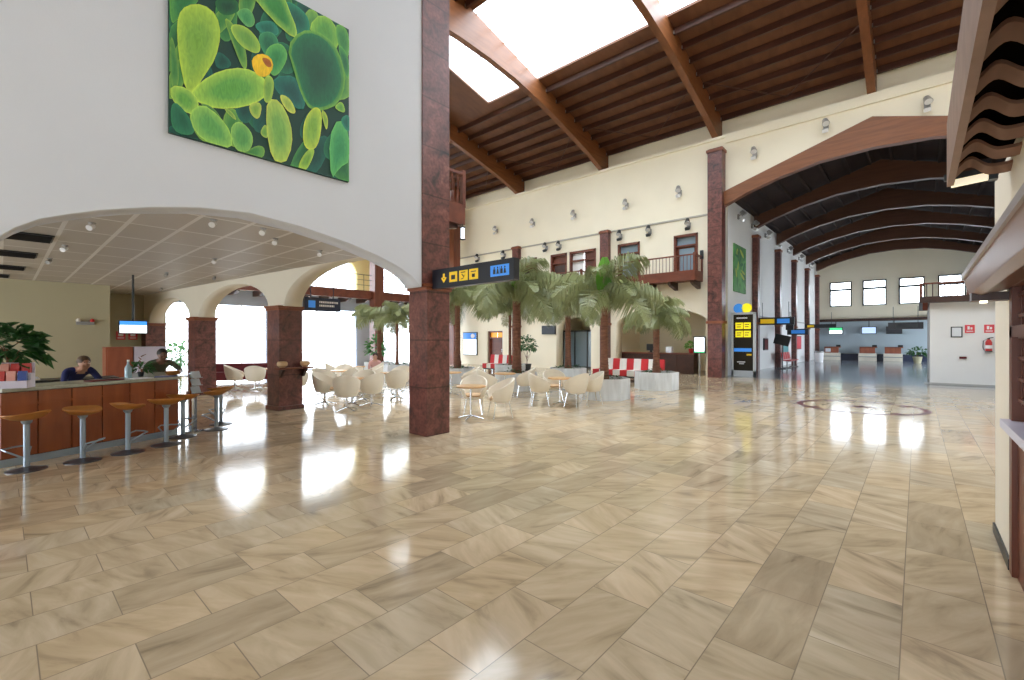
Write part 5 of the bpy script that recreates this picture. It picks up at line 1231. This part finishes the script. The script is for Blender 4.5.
# ================================================================== SHOP ON THE RIGHT
struct(MB().span((.515, 4.95, 0), (1.3, 5.85, 2.2)).build('wall_shop_pillar', M['pillar']))
struct(MB().span((.50, 4.95, 0), (.515, 5.87, .08)).span((.50, 5.85, 0), (1.3, 5.87, .08)).build('baseboard_2', M['darkmetal']))
struct(MB().span((.52, -9, 2.2), (1.3, 5.95, 3.12)).span((.56, -9, 0), (1.3, 3.0, 2.2)).build('wall_shop', M['pillar']))
struct(MB().span((1.3, 5.6, 0), (8, 5.9, 3.12)).span((1.3, -9, 3.0), (8, 5.9, 3.12)).build('wall_shop_rear', M['pillar']))
t = thing('shop_window', 'brown wooden shop window with lattice and a pale counter ledge behind the right pillar', 'shop window', (.505, 3.87, 0))
MB().span((0, -1.05, 0), (.12, -.9, 2.2)).span((0, .95, 0), (.12, 1.07, 2.2)).span((0, -.05, 0), (.1, .05, 2.2)).span((0, -1.05, 2.08), (.12, 1.07, 2.2)).span((0, -1.05, 1.72), (.1, 1.07, 1.8)).build('frame', M['brownv'], t)
MB().span((.03, -1, .0), (.1, 1, 1.05)).build('lower_panel', M['brown'], t)
b = MB()
for k in range(13): b.span((.04, -.92 + k * .15, 1.24), (.07, -.89 + k * .15, 2.1))
for k in range(6): b.span((.03, -1, 1.26 + k * .15), (.06, 1, 1.285 + k * .15))
b.build('lattice', M['brownv'], t)
MB().span((-.05, -1, 1.06), (.3, 1.05, 1.12)).build('counter_ledge', M['lilac'], t, bevel=.005)
MB().span((.35, -1.05, 0), (.38, 1.07, 2.2)).build('dark_interior', M['darkbrown'], t)
t = thing('wooden_canopy', 'smooth brown wooden canopy over the shop window at the right edge', 'canopy', (0, 0, 0))
MB().prism([(.27, 2.20), (.30, 2.22), (.56, 2.26), (.56, 2.10), (.36, 2.04), (.31, 2.06)], lambda x, z, tt: (x, tt, z), -3, 5.15).build('boards', M['hood'], t, bevel=.008)
MB().span((.31, 4.95, 2.0), (.56, 5.13, 2.06)).build('end_bracket', M['darkbrown'], t)
MB().span((.262, -3, 2.18), (.285, 5.16, 2.22)).build('edge_strip', mat('edge_grey', (.42, .38, .38), .35), t)
tag(MB().span((.36, 5.0, 1.985), (.40, 5.06, 2.0)).build('canopy_lamp', M['litwarm'], loc=(0, 0, 0)), 'small lit lamp under the end of the wooden canopy', 'lamp')
t = thing('tiled_eave', 'wavy terracotta tile eave seen from below at the upper right', 'eave', (0, 0, 0))
PT = .40
for k in range(14):
    y1 = 5.0 - k * PT; y0 = y1 - .10
    vs, fs = [], []; N = 26
    for e, (y, dz) in enumerate(((y0, .035), (y1, 0.0))):
        for s_ in (0, .022):
            for i in range(N + 1):
                x = .215 + .5 * i / N; w = .042 * math.cos(2 * PI * (x - .30) / .32) + .012 * math.cos(4 * PI * (x - .30) / .32)
                vs.append((x, y, 2.985 + w + dz + s_))
    W_ = N + 1
    for i in range(N):
        fs += [(i, i + 1, 2 * W_ + i + 1, 2 * W_ + i), (W_ + i, 3 * W_ + i, 3 * W_ + i + 1, W_ + i + 1), (i, W_ + i, W_ + i + 1, i + 1), (2 * W_ + i, 2 * W_ + i + 1, 3 * W_ + i + 1, 3 * W_ + i)]
    fs += [(0, 2 * W_, 3 * W_, W_), (N, W_ + N, 3 * W_ + N, 2 * W_ + N)]
    MB().add(vs, fs).build('tile_course', M['tilewood'], t, smooth=True)
MB().span((.175, -.8, 2.92), (.215, 5.02, 3.42)).build('verge_board', mat('verge_wood', (.30, .19, .14), .5, var=.12), t)
MB().span((.19, -.8, 3.40), (.78, 5.02, 3.44)).span((.74, -.8, 3.13), (.78, 5.02, 3.4)).span((.215, 4.98, 3.09), (.78, 5.02, 3.4)).build('cover_boards', mat('eave_shadow_boards', (.012, .008, .006), 1.0, spec=0.0), t)  # boards coloured near black to paint deep shade in the tile gaps
t = thing('eave_lamp', 'pale tube lamp under the end of the tiled eave', 'lamp', (0, 0, 0))
MB().bar((.2, 5.03, 2.94), (.42, 5.03, 2.955), .05, .05).build('tube', mat('lamp_tube', (.85, .78, .62), .3, emit=(1, .9, .65), estr=.6), t); MB().box((.43, 5.03, 2.97), (.05, .07, .1)).box((.3, 5.05, 3.0), (.28, .04, .05)).build('holder', M['darkmetal'], t)

# ================================================================== CAMERA, SKY, VIEW
cam = bpy.data.cameras.new('camera'); cam.lens = 455 / 1024 * 36; cam.sensor_width = 36; cam.clip_start = .05; cam.clip_end = 300
co = bpy.data.objects.new('camera', cam); COL.objects.link(co); co.location = (0, 0, 1.7); co.rotation_euler = (PI / 2, 0, YAW); sc.camera = co
w = bpy.data.worlds.new('sky'); sc.world = w; w.use_nodes = True; nt = w.node_tree; bg = nt.nodes['Background']
bg.inputs[0].default_value = (.86, .93, 1.0, 1); bg.inputs[1].default_value = 8.0
def portal(name, loc, rot, sx, sy):
    l = bpy.data.lights.new(name, 'AREA'); l.shape = 'RECTANGLE'; l.size = sx; l.size_y = sy; l.cycles.is_portal = True
    o = bpy.data.objects.new(name, l); COL.objects.link(o); o.location = loc; o.rotation_euler = rot
portal('skylight_portal', ((SKY[0] + SKY[1]) / 2, 14.2, 14.4), (math.atan(-SL), 0, 0), SKY[1] - SKY[0], 4.2)
portal('left_portal', (-26, 13, 3.6), (0, -PI / 2, 0), 7.4, 18)
portal('front_portal', (-2, -9.6, 1.7), (PI / 2, 0, 0), 7, 3.0)
portal('bar_portal', (-12.6, -9.5, 1.75), (PI / 2, 0, 0), 11, 2.9)
portal('front_sky_portal', (-6.3, 9.2, 14.35), (math.atan(SL), 0, 0), 19.4, 3.6)
portal('right_portal', (8.5, -6, 6.25), (0, PI / 2, 0), 2.5, 4)
portal('end_portal', (-1.5, 48.9, 5.66), (-PI / 2, 0, 0), 8.6, 2.2)
portal('hall_portal', (4.6, 39.5, 1.75), (0, PI / 2, 0), 3.3, 18)
vs_ = sc.view_settings; vs_.view_transform = 'Standard'; vs_.look = 'None'; vs_.gamma = 1; vs_.use_curve_mapping = False; vs_.exposure = .28
sc.cycles.use_denoising = True; sc.cycles.max_bounces = 10; sc.cycles.diffuse_bounces = 6; sc.cycles.glossy_bounces = 4; sc.cycles.transmission_bounces = 6; sc.cycles.transparent_max_bounces = 12
sc.cycles.sample_clamp_indirect = 12
